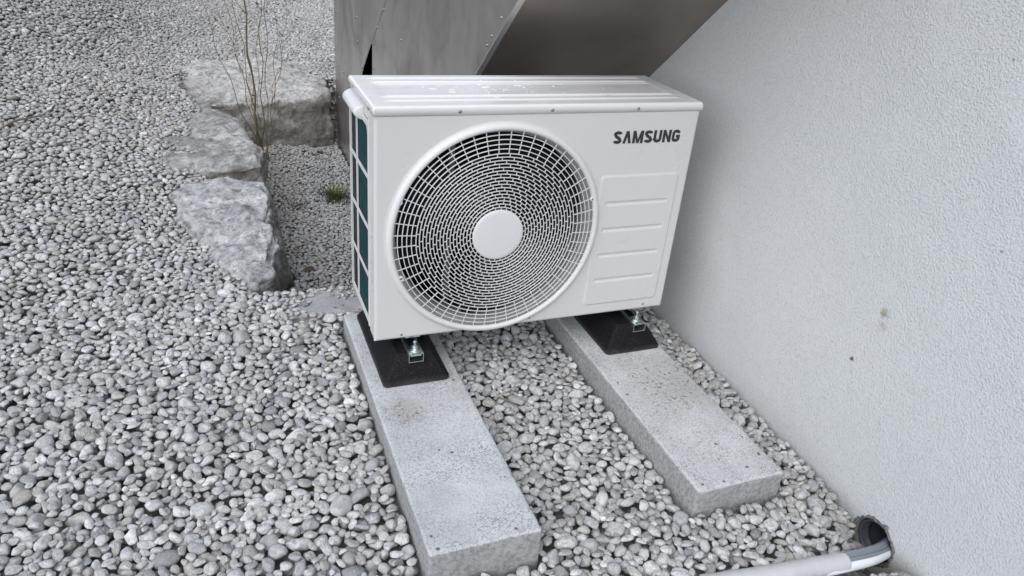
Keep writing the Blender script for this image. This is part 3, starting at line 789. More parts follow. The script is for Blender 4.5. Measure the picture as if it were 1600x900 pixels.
# carry handle: half-round plastic grip under the lid
hv, hf = [], []
NH = 14
stations = [(0.118, 0.0), (0.118, 0.75), (0.1205, 0.93), (0.127, 1.0), (0.20, 1.0), (0.275, 1.0), (0.283, 0.93), (0.287, 0.75), (0.287, 0.0)]
for (y, k) in stations:
    for i in range(NH):
        a = math.pi * i / (NH - 1)
        # from the side wall at the top, out and round, back in at the bottom
        ox = -0.024 * math.sin(a) * k + 0.0004; oz = 0.017 * math.cos(a)
        hv.append((0.0 + ox, y, 0.579 + oz + 0.006 * math.sin(a) * 0))
for s_ in range(len(stations) - 1):
    for i in range(NH - 1): hf.append((s_ * NH + i, s_ * NH + i + 1, (s_ + 1) * NH + i + 1, (s_ + 1) * NH + i))
hf.append(tuple(range(NH))); hf.append(tuple(reversed(range((len(stations) - 1) * NH, len(stations) * NH))))
hd = mesh_obj('carry_handle', hv, hf, M['plastic'], smooth=True); adopt(hd, unit)
# lid
ox = 0.0025
lx = np.unique(np.round(np.concatenate([-ox + er, UW + ox - er, np.arange(0.012, UW - 0.01, 0.006)]), 5))
ly = np.unique(np.round(np.concatenate([-ox + er, UD + ox - er, np.arange(0.010, UD - 0.01, 0.0022)]), 5))
X, Y = np.meshgrid(lx, ly)
dd = np.minimum(np.minimum(X + ox, UW + ox - X), np.minimum(Y + ox, UD + ox - Y))
cxr = np.minimum(X + ox, UW + ox - X); cyr = np.minimum(Y + ox, UD + ox - Y)
Zl = UH - rnd(cxr, 0.006) - rnd(cyr, 0.006)
inx = 0.5 * (np.tanh((X - 0.045) / 0.008) - np.tanh((X - (UW - 0.045)) / 0.008))
for (ya, yb, h) in ((0.040, 0.060, 0.003), (0.078, 0.096, 0.0038), (0.098, 0.215, -0.0022), (0.218, 0.236, 0.0038), (0.262, 0.278, 0.003)):
    Zl += h * inx * (smooth(ya, ya + 0.006, Y) - smooth(yb - 0.006, yb, Y))
nx, ny = len(lx), len(ly); idx = np.arange(nx * ny).reshape(ny, nx)
q = np.stack([idx[:-1, :-1], idx[:-1, 1:], idx[1:, 1:], idx[1:, :-1]], -1).reshape(-1, 4)
v = [tuple(t) for t in np.stack([X.ravel(), Y.ravel(), Zl.ravel()], 1)]
f = [tuple(t) for t in q]
loop = list(idx[0, :]) + list(idx[1:, -1]) + list(idx[-1, -2::-1]) + list(idx[-2:0:-1, 0])
base = len(v)
for i in loop: v.append((v[i][0], v[i][1], ZF + 0.0012))
n = len(loop)
base2 = len(v)
for i in loop:
    x, y, _ = v[i]; v.append((min(max(x, 0.002), UW - 0.002), min(max(y, 0.002), UD - 0.002), ZF + 0.0012))
for k in range(n):
    k2 = (k + 1) % n
    f.append((loop[k], base + k, base + k2, loop[k2])); f.append((base + k, base2 + k, base2 + k2, base + k2))
lid = mesh_obj('lid', v, f, M['lid'], smooth=True); adopt(lid, unit)
def screw(x, y, z, nrm, r=0.0042, par=unit):
    b = MB(); b.dome((x, y, z), nrm, r, r * 0.7, 16, 5)
    o = b.build('screw', M['rivetd'], smooth=True); adopt(o, par); return o
for x in (0.203, 0.442, 0.685): screw(x, -ox - 0.0002, 0.6115, (0, -1, 0))
for x, z in ((0.072, 0.0135), (0.441, 0.017), (0.812, 0.0165)): screw(x, 0.0003, z, (0, -1, 0), 0.0036)
screw(-ox - 0.0002, 0.045, 0.610, (-1, 0, 0), 0.004); screw(-ox, 0.285, 0.612, (-1, 0, 0), 0.004)
# water drops on the lid
dv = MB()
for _ in range(90):
    x = random.gauss(0.40, 0.13); y = random.choice([random.uniform(0.10, 0.21), random.uniform(0.06, 0.25)])
    if not 0.08 < x < 0.75: continue
    r = random.choice([0.001, 0.0015, 0.002, 0.003]) * random.uniform(0.8, 1.3); e = random.choice([1, 1, 1.5, 3])
    i = int(np.argmin(abs(lx - x))); j = int(np.argmin(abs(ly - y))); z = Zl[j, i]
    k = len(dv.v); dv.dome((0, 0, 0), (0, 0, 1), r, r * 0.42, 12, 3)
    for t in range(k, len(dv.v)):
        a, b_, c_ = dv.v[t]; dv.v[t] = (x + a * e, y + b_ + a * (e - 1) * -0.25, z + c_)
o = dv.build('water_drops', M['drop'], smooth=True); o['kind'] = 'stuff'; adopt(o, lid) if False else adopt(o, unit)

# bezel of the grille (lathe about the fan axis)
def lathe(prof, name, mat, nseg=160, cx=GX, cz=GZ, closed=False):
    v, f = [], []
    for (r, y) in prof:
        for i in range(nseg):
            a = 2 * math.pi * i / nseg; v.append((cx + r * math.cos(a), y, cz + r * math.sin(a)))
    m = len(prof)
    for k in range(m - (0 if closed else 1)):
        k2 = (k + 1) % m
        for i in range(nseg): f.append((k * nseg + i, k * nseg + (i + 1) % nseg, k2 * nseg + (i + 1) % nseg, k2 * nseg + i))
    return mesh_obj(name, v, f, mat, smooth=True)
gr = lathe([(0.2935, -0.0035), (0.2925, -0.0062), (0.2895, -0.0100), (0.2855, -0.0122), (0.2815, -0.0125), (0.2785, -0.0112), (0.2768, -0.009), (0.2765, -0.001), (0.2785, 0.004), (0.2795, 0.004)], 'grille_rim', M['grille']); adopt(gr, unit)
lt = lathe([(0.2795, 0.003), (0.270, 0.012), (0.2635, 0.022), (0.2615, 0.032), (0.2615, 0.075), (0.268, 0.085), (0.30, 0.087)], 'fan_orifice', M['duct']); adopt(lt, unit)
# concentric grille
GY0, GY1 = -0.0070, -0.0030
rings = list(np.linspace(0.2765, 0.2765 - 5 * 0.0118, 6)) 
nin = 16
inner_r = list(np.linspace(rings[-1], 0.0765, nin + 1))[1:]
allr = rings + inner_r
v, f = [], []
def ring(r, w, y0, y1, nseg):
    b = len(v)
    for (rr, yy) in ((r - w, y0 + 0.0006), (r - w * 0.55, y0), (r + w * 0.55, y0), (r + w, y0 + 0.0006), (r + w * 0.8, y1), (r - w * 0.8, y1)):
        for i in range(nseg):
            a = 2 * math.pi * i / nseg; v.append((GX + rr * math.cos(a), yy, GZ + rr * math.sin(a)))
    for k in range(6):
        for i in range(nseg): f.append((b + k * nseg + i, b + k * nseg + (i + 1) % nseg, b + ((k + 1) % 6) * nseg + (i + 1) % nseg, b + ((k + 1) % 6) * nseg + i))
dome = lambda r: -0.006 * (1 - (r / 0.2765) ** 2)       # the grille bulges slightly forward
def rib(r0, r1, a, w=0.00095):
    b = len(v)
    ca, sa = math.cos(a), math.sin(a)
    for (rr, dy) in ((r0, dome(r0)), (r1, dome(r1))):
        for (t, yy) in ((-w, GY0 + 0.0012), (w, GY0 + 0.0012), (w * 0.8, GY1), (-w * 0.8, GY1)):
            v.append((GX + rr * ca - t * sa, yy + dy, GZ + rr * sa + t * ca))
    f.extend([(b, b + 1, b + 2, b + 3), (b + 7, b + 6, b + 5, b + 4)] + [(b + i, b + 4 + i, b + 4 + (i + 1) % 4, b + (i + 1) % 4) for i in range(4)])
for r in allr: ring(r, 0.00100, GY0 + dome(r), GY1 + dome(r), 128)
NO = 52
for k in range(5):
    for i in range(NO): rib(allr[k + 1], allr[k], 2 * math.pi * (i + 0.5) / NO)
for k in range(5, len(allr) - 1):
    ncell = 40 if k < 14 else (36 if k < 19 else 30)
    ph = (0.5 if k % 2 else 0.0) + 0.11 * (k - 5)
    for i in range(ncell): rib(allr[k + 1], allr[k], 2 * math.pi * (i + ph) / ncell)
for i in range(30): rib(0.0685, allr[-1], 2 * math.pi * (i + 0.3) / 30)
grille = mesh_obj('fan_grille', v, f, M['grille']); auto_smooth(grille, 40); adopt(grille, unit)
hub = lathe([(0.0, GY0 - 0.0085), (0.03, GY0 - 0.0084), (0.060, GY0 - 0.0080), (0.0665, GY0 - 0.0075), (0.0695, GY0 - 0.0060), (0.070, GY1 - 0.005), (0.0, GY1 - 0.005)], 'hub_cap', M['grille'], 96)
adopt(hub, unit)
for (x, z) in ((0.0605, 0.395), (0.0665, 0.186), (0.5815, 0.184), (0.586, 0.371)):   # grille screw bosses
    b = MB()
    n = 20; prof = [(0.0066, GY1), (0.0066, GY0 - 0.004), (0.0046, GY0 - 0.0045), (0.0042, GY0 - 0.001)]
    vv, ff = [], []
    for r_, y_ in prof:
        for i in range(n): vv.append((x + r_ * math.cos(2 * math.pi * i / n), y_, z + r_ * math.sin(2 * math.pi * i / n)))
    for k in range(3):
        for i in range(n): ff.append((k * n + i, k * n + (i + 1) % n, (k + 1) * n + (i + 1) % n, (k + 1) * n + i))
    b.add(vv, ff)
    adopt(b.build('screw_boss', M['grille'], smooth=True), unit)
    screw(x, GY0 - 0.0012, z, (0, -1, 0), 0.0040)
# fan
b = MB()
for k in range(3):
    a0 = 2 * math.pi * k / 3 + 0.6
    nu, nv_ = 14, 10; bb = len(b.v)
    for side in (0, 1):
        for i in range(nu):
            for j in range(nv_):
                u = i / (nu - 1); w_ = j / (nv_ - 1); r_ = 0.055 + 0.20 * w_
                a = a0 + (u - 0.5) * (1.35 + 0.1 * w_) + 0.35 * w_
                y = 0.045 + 0.045 * (u - 0.5) * (1.2 - 0.4 * w_) + side * 0.003
                b.v.append((GX + r_ * math.cos(a), y, GZ + r_ * math.sin(a)))
    for side in (0, 1):
        o_ = bb + side * nu * nv_
        for i in range(nu - 1):
            for j in range(nv_ - 1): b.f.append((o_ + i * nv_ + j, o_ + (i + 1) * nv_ + j, o_ + (i + 1) * nv_ + j + 1, o_ + i * nv_ + j + 1))
b.cyl((GX, 0.02, GZ), (GX, 0.085, GZ), 0.056, 40, 0.058)
adopt(b.build('fan', M['blade'], smooth=True), unit)
b = MB(); b.cyl((GX, 0.09, GZ), (GX, 0.16, GZ), 0.05, 32); b.box(GX - 0.10, GX - 0.085, 0.12, 0.135, 0.0145, 0.594); b.box(GX + 0.085, GX + 0.10, 0.12, 0.135, 0.0145, 0.594)
adopt(b.build('motor_bracket', m_plain('dull zinc bracket', (0.18, 0.18, 0.18), 0.5, 0.6)), unit)
# mounting brackets below the base pan
for x in (0.104, 0.789):
    b = MB(); b.box(x - 0.02, x + 0.02, 0.004, 0.30, -0.002, 0.0017)
    adopt(b.build('mounting_bracket', M['zinc']), unit)

# lettering, drawn as thick strokes
def stroke(pts, w):
    """flat ribbon along a 2-D polyline, mitred"""
    P = [Vector(p) for p in pts]; L, Rr = [], []
    for i, p in enumerate(P):
        d0 = (P[i] - P[i - 1]).normalized() if i else (P[1] - P[0]).normalized()
        d1 = (P[i + 1] - P[i]).normalized() if i < len(P) - 1 else d0
        n0 = Vector((-d0.y, d0.x)); n1 = Vector((-d1.y, d1.x)); m = (n0 + n1).normalized(); k = w / 2 / max(0.4, m.dot(n0))
        L.append(p + m * k); Rr.append(p - m * k)
    n = len(P)
    return L + Rr, [(i, i + 1, n + i + 1, n + i) for i in range(n - 1)]
def arc(cx, cy, rx, ry, a0, a1, n=12): return [(cx + rx * math.cos(R(a0 + (a1 - a0) * i / n)), cy + ry * math.sin(R(a0 + (a1 - a0) * i / n))) for i in range(n + 1)]
T = 0.245   # stroke width in units of the cap height
def letter(ch):
    if ch == 'S':
        w = 0.74; rx = (w - T) / 2; cx_ = w / 2
        p = arc(cx_, 0.76, rx, 0.24 - T / 2, 0, 205, 14) + [(cx_ - rx * 0.55, 0.585), (cx_ + rx * 0.55, 0.415)] + arc(cx_, 0.24, rx, 0.24 - T / 2, 25, -180, 14)
        return w, [p]
    if ch == 'A': return 0.76, [[(0.115, 0), (0.38, 1.0)], [(0.38, 1.0), (0.645, 0)]]
    if ch == 'M': return 0.95, [[(T / 2, 0), (T / 2, 1)], [(T / 2 + .04, 1), (0.475, 0.0)], [(0.475, 0.0), (0.95 - T / 2 - .04, 1)], [(0.95 - T / 2, 1), (0.95 - T / 2, 0)]]
    if ch == 'U': w = 0.74; return w, [[(T / 2, 1), (T / 2, 0.30)] + arc(w / 2, 0.30, (w - T) / 2, 0.30 - T / 2, 180, 360, 12) + [(w - T / 2, 1)]]
    if ch == 'N': w = 0.76; return w, [[(T / 2, 0), (T / 2, 1)], [(T / 2 + .02, 1), (w - T / 2 - .02, 0)], [(w - T / 2, 0), (w - T / 2, 1)]]
    if ch == 'G':
        w = 0.74; rx = (w - T) / 2
        return w, [arc(w / 2, 0.70, rx, 0.30 - T / 2, 5, 180, 12) + arc(w / 2, 0.30, rx, 0.30 - T / 2, 180, 360, 12) + [(w - T / 2, 0.50)], [(w / 2 - 0.0, 0.46), (w, 0.46)]]
word = 'SAMSUNG'
ws = [letter(c_)[0] for c_ in word]; gap = 0.10; tot = sum(ws) + gap * (len(word) - 1)
LX0, LX1, LZ0, LH = 0.6255, 0.8285, 0.5190, 0.0340
sx_ = (LX1 - LX0) / tot; pen = 0
for c_ in word:
    w_, strokes = letter(c_); mbl = MB()
    for si, st in enumerate(strokes):
        tw = T * (0.8 if c_ in 'MN' and si in (1, 2) and not (c_ == 'N' and si == 2) else 1.0)
        # keep strokes even although letters are squeezed
        pts2, fs = stroke([(p[0], p[1]) for p in st], tw)
        yy = -0.0007 - 0.00012 * si
        vv = [(LX0 + (pen + p[0]) * sx_, yy, LZ0 + min(max(p[1], 0 if c_ in 'AMN' else -1), 1 if c_ in 'AMN' else 2) * LH) for p in pts2]
        mbl.add(vv, fs)
    adopt(mbl.build('logo_letter', M['ink']), unit)
    pen += w_ + gap

# ------------------------------------------------------------------ pipe and cables from the wall hole
pipe = empty('insulated_pipe', (0.75, -0.86, -0.2))
tag(pipe, 'pale grey insulated pipe with white and grey cables running into the wall hole', 'pipe')
def bez(P, n=24):
    P = [Vector(p) for p in P]; out = []
    for s in range(len(P) - 1):
        p0 = P[max(s - 1, 0)]; p1 = P[s]; p2 = P[s + 1]; p3 = P[min(s + 2, len(P) - 1)]
        for i in range(n):
            t = i / n
            out.append(0.5 * ((2 * p1) + (-p0 + p2) * t + (2 * p0 - 5 * p1 + 4 * p2 - p3) * t * t + (-p0 + 3 * p1 - 3 * p2 + p3) * t ** 3))
    out.append(P[-1]); return out
PR = 0.0215
main = bez([(0.52, -0.822, -0.172), (0.60, -0.836, -0.168), (0.70, -0.852, -0.163), (0.78, -0.862, -0.160), (0.862, -0.866, -0.166)])
b = MB(); rd = [PR * (1 + 0.008 * math.sin(i * 0.9) + 0.02 * math.sin(i * 0.37)) for i in range(len(main))]; b.tube(main, rd, 28)
adopt(b.build('insulation_sleeve', M['sleeve'], smooth=True), pipe)
wp = bez([(0.80, -0.866, -0.163), (0.87, -0.868, -0.167), (0.95, -0.858, -0.186), (1.03, -0.832, -0.220), (1.09, -0.812, -0.236), (1.20, -0.80, -0.242)])
def shift(pts, dy, dz, tw=0.0):
    return [Vector((p.x, p.y + dy * math.cos(tw * i) - dz * math.sin(tw * i), p.z + dz * math.cos(tw * i) + dy * math.sin(tw * i))) for i, p in enumerate(pts)]
b = MB(); b.tube(shift(wp, -0.004, -0.003), 0.0155, 20); adopt(b.build('white_cable', M['wcable'], smooth=True), pipe)
for k, (dy, dz, r_) in enumerate(((0.005, 0.012, 0.0062), (0.013, 0.005, 0.0062), (0.011, 0.014, 0.0055), (-0.004, 0.0145, 0.0048))):
    b = MB(); b.tube(shift(wp, dy, dz, 0.0045), r_, 12); adopt(b.build('grey_cable', M['gcable'], smooth=True), pipe)

# ------------------------------------------------------------------ bare shrub
def twiggy(base, stems, label):
    root = empty('bare_shrub', base); tag(root, label, 'shrub')
    tw = MB(); lf = MB(); rs = random.Random(4)
    for si, (top, r0, olive) in enumerate(stems):
        n = 16; p0 = Vector(base) + Vector((rs.uniform(-.02, .02), rs.uniform(-.02, .02), -0.02)); p1 = Vector(top)
        bow = Vector((rs.uniform(-.06, .06), rs.uniform(-.06, .06), 0)); ph = rs.uniform(0, 6)
        pts = [p0.lerp(p1, i / n) + bow * math.sin(math.pi * i / n) + Vector((math.sin(i * 1.7 + ph), math.cos(i * 1.3 + ph), 0)) * 0.011 for i in range(n + 1)]
        r0 *= 0.72 if olive else 0.6
        rad = [r0 * (1 - 0.72 * i / n) for i in range(n + 1)]
        tw = MB(); tw.tube(pts, rad, 7)
        for i in range(4, n, 1):
            for _ in range(4 if i > 9 else 1):
                if rs.random() < (0.35 if i < 8 else 0.8):
                    d = (p1 - p0).normalized(); a = rs.uniform(0, 6.28)
                    side = Vector((math.cos(a), math.sin(a), 0)); L = rs.uniform(0.03, 0.16) * (1.2 if olive else 0.7)
                    q0 = pts[i]; q2 = q0 + (side * 0.55 + d * 0.8).normalized() * L; q1 = q0.lerp(q2, .5) + side * L * 0.10
                    tw.tube([q0, q1, q2], [rad[i] * 0.45, rad[i] * 0.35, 0.0006], 5)
                    if rs.random() < 0.45:
                        c0 = q2; s_ = rs.uniform(0.006, 0.013); u = Vector((rs.uniform(-1, 1), rs.uniform(-1, 1), rs.uniform(-1, 1))).normalized(); w = u.orthogonal().normalized()
                        k = u.cross(w) * s_ * 0.3
                        lf.add([c0, c0 + u * s_ + w * s_ * .5 + k, c0 + u * s_ * 2.1, c0 + u * s_ - w * s_ * .5 + k], [(0, 1, 2), (0, 2, 3)])
        adopt(tw.build('stem', M['stem'] if olive else M['twig'], smooth=True), root)
    o = lf.build('withered_leaves', M['dryleaf']); adopt(o, root)
bx_, by_ = -0.078, 2.66
twiggy((bx_, by_, -0.41), [((-0.14, 2.60, 1.25), 0.009, True), ((-0.02, 2.55, 0.95), 0.0045, True), ((-0.23, 2.62, 0.75), 0.005, False), ((-0.33, 2.72, 0.62), 0.004, False),
       ((0.06, 2.70, 0.70), 0.0045, False), ((0.11, 2.62, 0.62), 0.0045, False), ((-0.10, 2.78, 1.0), 0.005, False), ((0.0, 2.80, 0.8), 0.004, False), ((-0.40, 2.55, 0.95), 0.0045, False),
       ((-0.26, 2.50, 1.15), 0.005, False), ((0.03, 2.50, 1.1), 0.005, False), ((0.17, 2.75, 0.45), 0.0035, False)],
       'leafless brown shrub with thin twigs growing between the three boulders')

# weeds in the pit
def tuft(c, n, h, spread, label):
    m = MB(); rs = random.Random(int(c[0] * 1000))
    for _ in range(n):
        a = rs.uniform(0, 6.28); r_ = rs.uniform(0, spread); x, y = c[0] + r_ * math.cos(a), c[1] + r_ * math.sin(a)
        hh = h * rs.uniform(0.4, 1); lean = rs.uniform(0.2, 1.1); w = rs.uniform(0.001, 0.0024)
        d = Vector((math.cos(a + rs.uniform(-.6, .6)), math.sin(a), 0)); s_ = Vector((-d.y, d.x, 0)) * w
        p = [Vector((x, y, c[2])), Vector((x, y, c[2] + hh * .6)) + d * hh * lean * .3, Vector((x, y, c[2] + hh)) + d * hh * lean]
        m.add([p[0] - s_, p[0] + s_, p[1] + s_ * .8, p[1] - s_ * .8, p[2]], [(0, 1, 2, 3), (3, 2, 4)])
    m.v = [(a - c[0], b - c[1], z - c[2]) for a, b, z in m.v]
    o = m.build('grass_tuft', M['grass']); o.location = c
    tag(o, label, 'grass tuft')
gz_ = lambda x, y: float(ground(np.array(x), np.array(y)))
tuft((0.235, 2.12, gz_(0.235, 2.12) - 0.005), 260, 0.085, 0.085, 'olive green grass tuft in the gravel beside the side guard of the unit')
tuft((0.02, 1.98, gz_(0.02, 1.98) - 0.005), 70, 0.035, 0.05, 'tiny sparse green weed in the sunken gravel, between boulder and grass tuft')

# ------------------------------------------------------------------ gravel: pebbles dropped one by one onto a height grid
RES = 0.004
GX0, GX1, GY0_, GY1_ = -2.35, XW + 0.0, -1.15, 7.9
NXG, NYG = int((GX1 - GX0) / RES), int((GY1_ - GY0_) / RES)
cxs = GX0 + (np.arange(NXG) + 0.5) * RES; cys = GY0_ + (np.arange(NYG) + 0.5) * RES
CXX, CYY = np.meshgrid(cxs, cys)
TG = ground(CXX, CYY).astype(np.float32)               # wanted surface
H = (TG - 0.038).astype(np.float32)
blocked = np.zeros(H.shape, bool)
def block(x0, x1, y0, y1, pad=0.0):
    blocked[max(0, int((y0 - pad - GY0_) / RES)):int((y1 + pad - GY0_) / RES) + 1, max(0, int((x0 - pad - GX0) / RES)):int((x1 + pad - GX0) / RES) + 1] = True
block(-0.026, 0.229, -0.639, 0.354); block(0.620, 0.873, -0.636, 0.402)
block(SX - 0.001, XW, 1.0, 3.195)
blocked |= (TG < -9)
# boulders raise the height grid
for B in (B1, B2, B3, B4):
    me = B.data; co = [tuple(B.location + q.co) for q in me.vertices]
    bv = BVHTree.FromPolygons(co, [tuple(p.vertices) for p in me.polygons])
    xs_ = [c_[0] for c_ in co]; ys_ = [c_[1] for c_ in co]
    st = 3
    i0, i1 = int((min(xs_) - GX0) / RES), min(NXG - 1, int((max(xs_) - GX0) / RES)); j0, j1 = int((min(ys_) - GY0_) / RES), int((max(ys_) - GY0_) / RES)
    for j in range(j0, j1, st):
        for i in range(i0, i1, st):
            hit = bv.ray_cast(Vector((cxs[min(i + 1, NXG - 1)], cys[j + 1], 2)), Vector((0, 0, -1)))
            if hit[0] is not None:
                sl = H[j:j + st, i:i + st]; np.maximum(sl, hit[0].z, out=sl)
# the pipe
for q in main[::2] + [p for p in wp if p.x < 1.0][::2]:
    i = int((q.x - GX0) / RES); j = int((q.y - GY0_) / RES)
    blocked[max(0, j - 6):j + 7, max(0, i - 5):min(NXG, i + 6)] = True
# more pebbles are allowed onto the left flank of the middle boulder and the slab
allow = TG + 0.004
allow += (0.009 * smooth(-0.25, -0.2, CXX) * smooth(0.36, 0.42, CYY) * (1 - smooth(0.6, 0.64, CYY)) * (1 - smooth(0.0, 0.1, CXX))).astype(np.float32)
allow += (0.045 * (1 - smooth(-0.44, -0.32, CXX)) * smooth(-1.3, -0.6, CXX) * smooth(1.40, 1.95, CYY) * (1 - smooth(2.7, 3.0, CYY))).astype(np.float32)

NP = 700
protos = []
for k in range(NP):
    L = float(np.clip(np.exp(rng.normal(math.log(0.0150), 0.29)), 0.0088, 0.0275))
    b_ = L * rng.uniform(0.58, 0.95); c_ = b_ * rng.uniform(0.50, 0.88)
    if rng.random() < 0.12: c_ *= 0.7
    e = (rng.normal(0, 0.30), rng.normal(0, 0.26), rng.uniform(0, 2 * math.pi))
    ca, sa, cb, sb, cc, sc = math.cos(e[0]), math.sin(e[0]), math.cos(e[1]), math.sin(e[1]), math.cos(e[2]), math.sin(e[2])
    Rm = np.array([[cc, -sc, 0], [sc, cc, 0], [0, 0, 1]]) @ np.array([[cb, 0, sb], [0, 1, 0], [-sb, 0, cb]]) @ np.array([[1, 0, 0], [0, ca, -sa], [0, sa, ca]])
    A = Rm @ np.diag([L * L, b_ * b_, c_ * c_]) @ Rm.T
    S = A[:2, :2]; Si = np.linalg.inv(S); kk = A[2, :2] @ Si; cz = A[2, 2] - A[2, :2] @ Si @ A[:2, 2]
    hx = int(math.ceil(math.sqrt(S[0, 0]) / RES)); hy = int(math.ceil(math.sqrt(S[1, 1]) / RES))
    gx, gy = np.meshgrid(np.arange(-hx, hx + 1) * RES, np.arange(-hy, hy + 1) * RES)
    qq = Si[0, 0] * gx * gx + 2 * Si[0, 1] * gx * gy + Si[1, 1] * gy * gy
    ins = qq < 0.93
    root_ = np.sqrt(np.maximum(cz * (1 - qq), 0)); mid = kk[0] * gx + kk[1] * gy
    lo = np.where(ins, mid - root_, 1e3).astype(np.float32); up = np.where(ins, mid + root_, -1e3).astype(np.float32)
    protos.append((L, b_, c_, Rm, hx, hy, lo, up, ins))

# only where a camera near the photograph's could look
camR = np.array(cam.rotation_euler.to_matrix()); camP = np.array(cam.location)
def in_view(x, y, z):
    d = (np.stack([x, y, z], -1) - camP) @ camR
    u = 1167.63 * d[..., 0] / -d[..., 2]; w_ = 1167.63 * d[..., 1] / -d[..., 2]
    return (d[..., 2] < 0) & (np.abs(u) < 900) & (w_ < 560) & (w_ > -540)
vis = in_view(CXX[::5, ::5], CYY[::5, ::5], TG[::5, ::5])
vj, vi = np.nonzero(vis)
area = len(vj) * (5 * RES) ** 2
NTRY = int(area * 13000)
print('gravel area', area, 'tries', NTRY)
sel = rng.integers(0, len(vj), NTRY); jj = vj[sel] * 5 + rng.integers(0, 5, NTRY); ii = vi[sel] * 5 + rng.integers(0, 5, NTRY)
pk = rng.integers(0, NP, NTRY); cand = rng.integers(-5, 6, (NTRY, 6, 2)); cand[:, 0] = 0
placed = []
own = np.full(H.shape, -1, np.int32)
pitm = pit_mask(CXX, CYY) > 0.5
small = [k for k in range(NP) if protos[k][0] < 0.0145]
TOP = 0.0
for t in range(NTRY):
    k = pk[t]
    j0, i0 = jj[t], ii[t]
    if pitm[min(j0, NYG - 1), min(i0, NXG - 1)] and protos[k][0] > 0.0145: k = small[k % len(small)]
    L, b_, c_, Rm, hx, hy, lo, up, ins = protos[k]
    best = None
    for (dj, di) in cand[t]:
        j, i = j0 + dj, i0 + di
        ja, ib = j - hy, i - hx
        if ja < 0 or ib < 0 or j + hy + 1 > NYG or i + hx + 1 > NXG: continue
        hh = H[ja:j + hy + 1, ib:i + hx + 1]
        z = float((hh - lo).max()) 
        if best is None or z < best[0]: best = (z, j, i)
    if best is None: continue
    z, j, i = best
    z -= 0.0016
    sl = (slice(j - hy, j + hy + 1), slice(i - hx, i + hx + 1))
    if z > allow[j, i] - c_ * 0.35: continue
    if blocked[sl][ins].any(): continue
    n_ = len(placed)
    nt = z + up; Hs = H[sl]; m_ = nt > Hs
    Hs[m_] = nt[m_]; own[sl][m_] = n_
    placed.append((k, cxs[i], cys[j], z))
print('placed', len(placed))
cnt = np.bincount(own[own >= 0], minlength=len(placed))
keepi = np.nonzero(cnt > 5)[0]
print('kept', len(keepi))

def ico(level):
    bm = bmesh.new(); bmesh.ops.create_icosphere(bm, subdivisions=level, radius=1.0)
    v = np.array([q.co[:] for q in bm.verts]); f = np.array([[q.index for q in fc.verts] for fc in bm.faces]); bm.free(); return v, f
icos = {l: ico(l) for l in (2, 3)}
NV = 40
variants = {}
for l, (v, f) in icos.items():
    lst = []
    for s in range(NV):
        rs = np.random.default_rng(100 + s)
        w = v.copy()
        # knocked-off flats
        for _ in range(rs.integers(4, 12)):
            d = rs.normal(size=3); d /= np.linalg.norm(d); cut = rs.uniform(0.58, 0.90)
            pr = w @ d; ex = np.maximum(pr - cut, 0); w = w - np.outer(ex * 0.82, d)
        off = rs.uniform(0, 50, 3); amp = rs.uniform(0.06, 0.16)
        n1 = np.array([noise.noise(Vector(tuple(q * 1.15 + off))) for q in v]); n2 = np.array([noise.noise(Vector(tuple(q * 2.6 + off))) for q in v])
        w = w * (1 + amp * n1 * 1.6 + amp * 0.35 * n2)[:, None]
        lst.append(w)
    variants[l] = lst
allv, allf, allr = [], [], []
base = 0
pk_ = np.array([(placed[n_][0], *placed[n_][1:]) for n_ in keepi])
rv = rng.random((len(keepi), 3))
up_ = np.clip((pk_[:, 2] - 0.3) / 2.0, 0, 1) * (pk_[:, 1] < 0.1)        # more warm brown stones up the slope
pitk = pit_mask(pk_[:, 1], pk_[:, 2]) > 0.5
rv[:, 0] = np.where(pitk, rv[:, 0] * 0.62, rv[:, 0])             # stones in the hollow get a darker tone
rv[:, 1] = np.where(rng.random(len(keepi)) < 0.6 * up_, rng.uniform(0.84, 1.0, len(keepi)), rv[:, 1])
dist = np.linalg.norm(pk_[:, 1:4] - camP, axis=1)
vid = rng.integers(0, NV, len(keepi))
for n_ in range(len(keepi)):
    L, b_, c_, Rm = protos[int(pk_[n_, 0])][:4]
    l = 3 if dist[n_] < 2.7 else 2
    w = variants[l][vid[n_]]
    P = (w * np.array([L, b_, c_]) * 1.05) @ Rm.T + pk_[n_, 1:4]
    allv.append(P.astype(np.float32)); allf.append(icos[l][1] + base); base += len(P)
    allr.append(np.repeat(rv[n_][None].astype(np.float32), len(P), 0))
V = np.concatenate(allv); F = np.concatenate(allf).astype(np.int32); RV = np.concatenate(allr)
print('pebble mesh', V.shape, F.shape)
me = bpy.data.meshes.new('gravel')
me.vertices.add(len(V)); me.vertices.foreach_set('co', V.ravel())
me.loops.add(F.size); me.loops.foreach_set('vertex_index', F.ravel())
me.polygons.add(len(F)); me.polygons.foreach_set('loop_start', np.arange(0, F.size, 3, dtype=np.int32))
me.update(calc_edges=True)
me.polygons.foreach_set('use_smooth', np.ones(len(F), bool))
at = me.attributes.new('rnd', 'FLOAT_VECTOR', 'POINT'); at.data.foreach_set('vector', RV.ravel())
me.materials.append(M['pebble'])
gv = bpy.data.objects.new('gravel', me); COL.objects.link(gv)
tag(gv, 'rounded grey river pebbles covering the ground around the beams', 'gravel', kind='stuff')

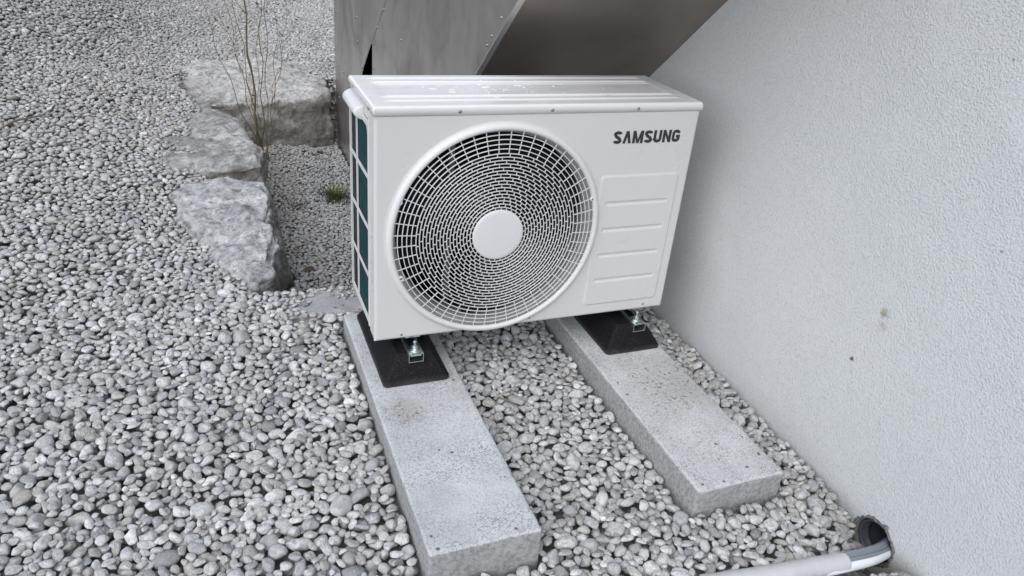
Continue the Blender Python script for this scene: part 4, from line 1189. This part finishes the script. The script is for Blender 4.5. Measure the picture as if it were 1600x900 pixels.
# ------------------------------------------------------------------ withered leaves lying on the gravel
def top_at(x, y):
    return float(H[int((y - GY0_) / RES), int((x - GX0) / RES)])
rs = random.Random(12)
def leaf(x, y, s, label):
    z = top_at(x, y) + 0.003; a = rs.uniform(0, 6.28); m = MB(); n = 7; v, f = [], []
    for i in range(n):
        t = i / (n - 1); w = s * 0.33 * math.sin(math.pi * min(1, t * 0.93 + 0.05)) ** 0.8; lift = 0.25 * s * (t - 0.5) ** 2 * 4 * 0.5
        for sgn in (-1, 0, 1):
            px, py = (t - 0.5) * s, sgn * w
            v.append((px * math.cos(a) - py * math.sin(a), px * math.sin(a) + py * math.cos(a), lift + abs(sgn) * w * 0.45))
    for i in range(n - 1):
        for k in (0, 1): f.append((i * 3 + k, i * 3 + k + 1, i * 3 + k + 4, i * 3 + k + 3))
    m.add(v, f); o = m.build('dead_leaf', M['dryleaf'], smooth=True); o.location = (x, y, z)
    o.rotation_euler = (rs.uniform(-.3, .3), rs.uniform(-.3, .3), 0)
    tag(o, label, 'leaf', 'withered leaves on the gravel')
W1 = ['leftmost', 'second from the left', 'middle', 'fourth from the left', 'rightmost']
for k, (x, y, s) in enumerate(((0.12, 2.84, .045), (0.17, 2.86, .05), (0.22, 2.82, .045), (0.265, 2.88, .05), (0.32, 2.87, .035))):
    leaf(x, y, s, 'brown withered leaf below the large pale boulder, %s of the five there' % W1[k])
W2 = ['nearest to the stone slab', 'second from the stone slab', 'third from the stone slab', 'farthest from the stone slab']
for k, (x, y, s) in enumerate(((-0.045, 1.14, .045), (-0.02, 1.23, .045), (-0.055, 1.33, .04), (-0.035, 1.46, .045))):
    leaf(x, y, s, 'brown withered leaf beside the blue-grey boulder, %s of four' % W2[k])
# ------------------------------------------------------------------ loose sticks
def stick(pts, r0, label):
    m = MB(); P = [Vector((x, y, top_at(x, y) + 0.003 + dz)) for x, y, dz in pts]; o0 = P[0].copy()
    m.tube([p - o0 for p in P], [r0 * (1 - 0.5 * i / len(P)) for i in range(len(P))], 6)
    o = m.build('stick', M['twig'], smooth=True); o.location = o0; tag(o, label, 'stick')
stick([(0.318, -0.112, 0.004), (0.337, -0.132, 0.006), (0.358, -0.152, 0.004)], 0.0026, 'short thin stick lying on the pebbles between the two concrete beams')
stick([(-1.16, 1.80, 0.004), (-1.10, 1.90, 0.02), (-1.02, 2.03, 0.012), (-0.98, 2.10, 0.03)], 0.005, 'dark brown stick lying on the gravel slope at the far left')
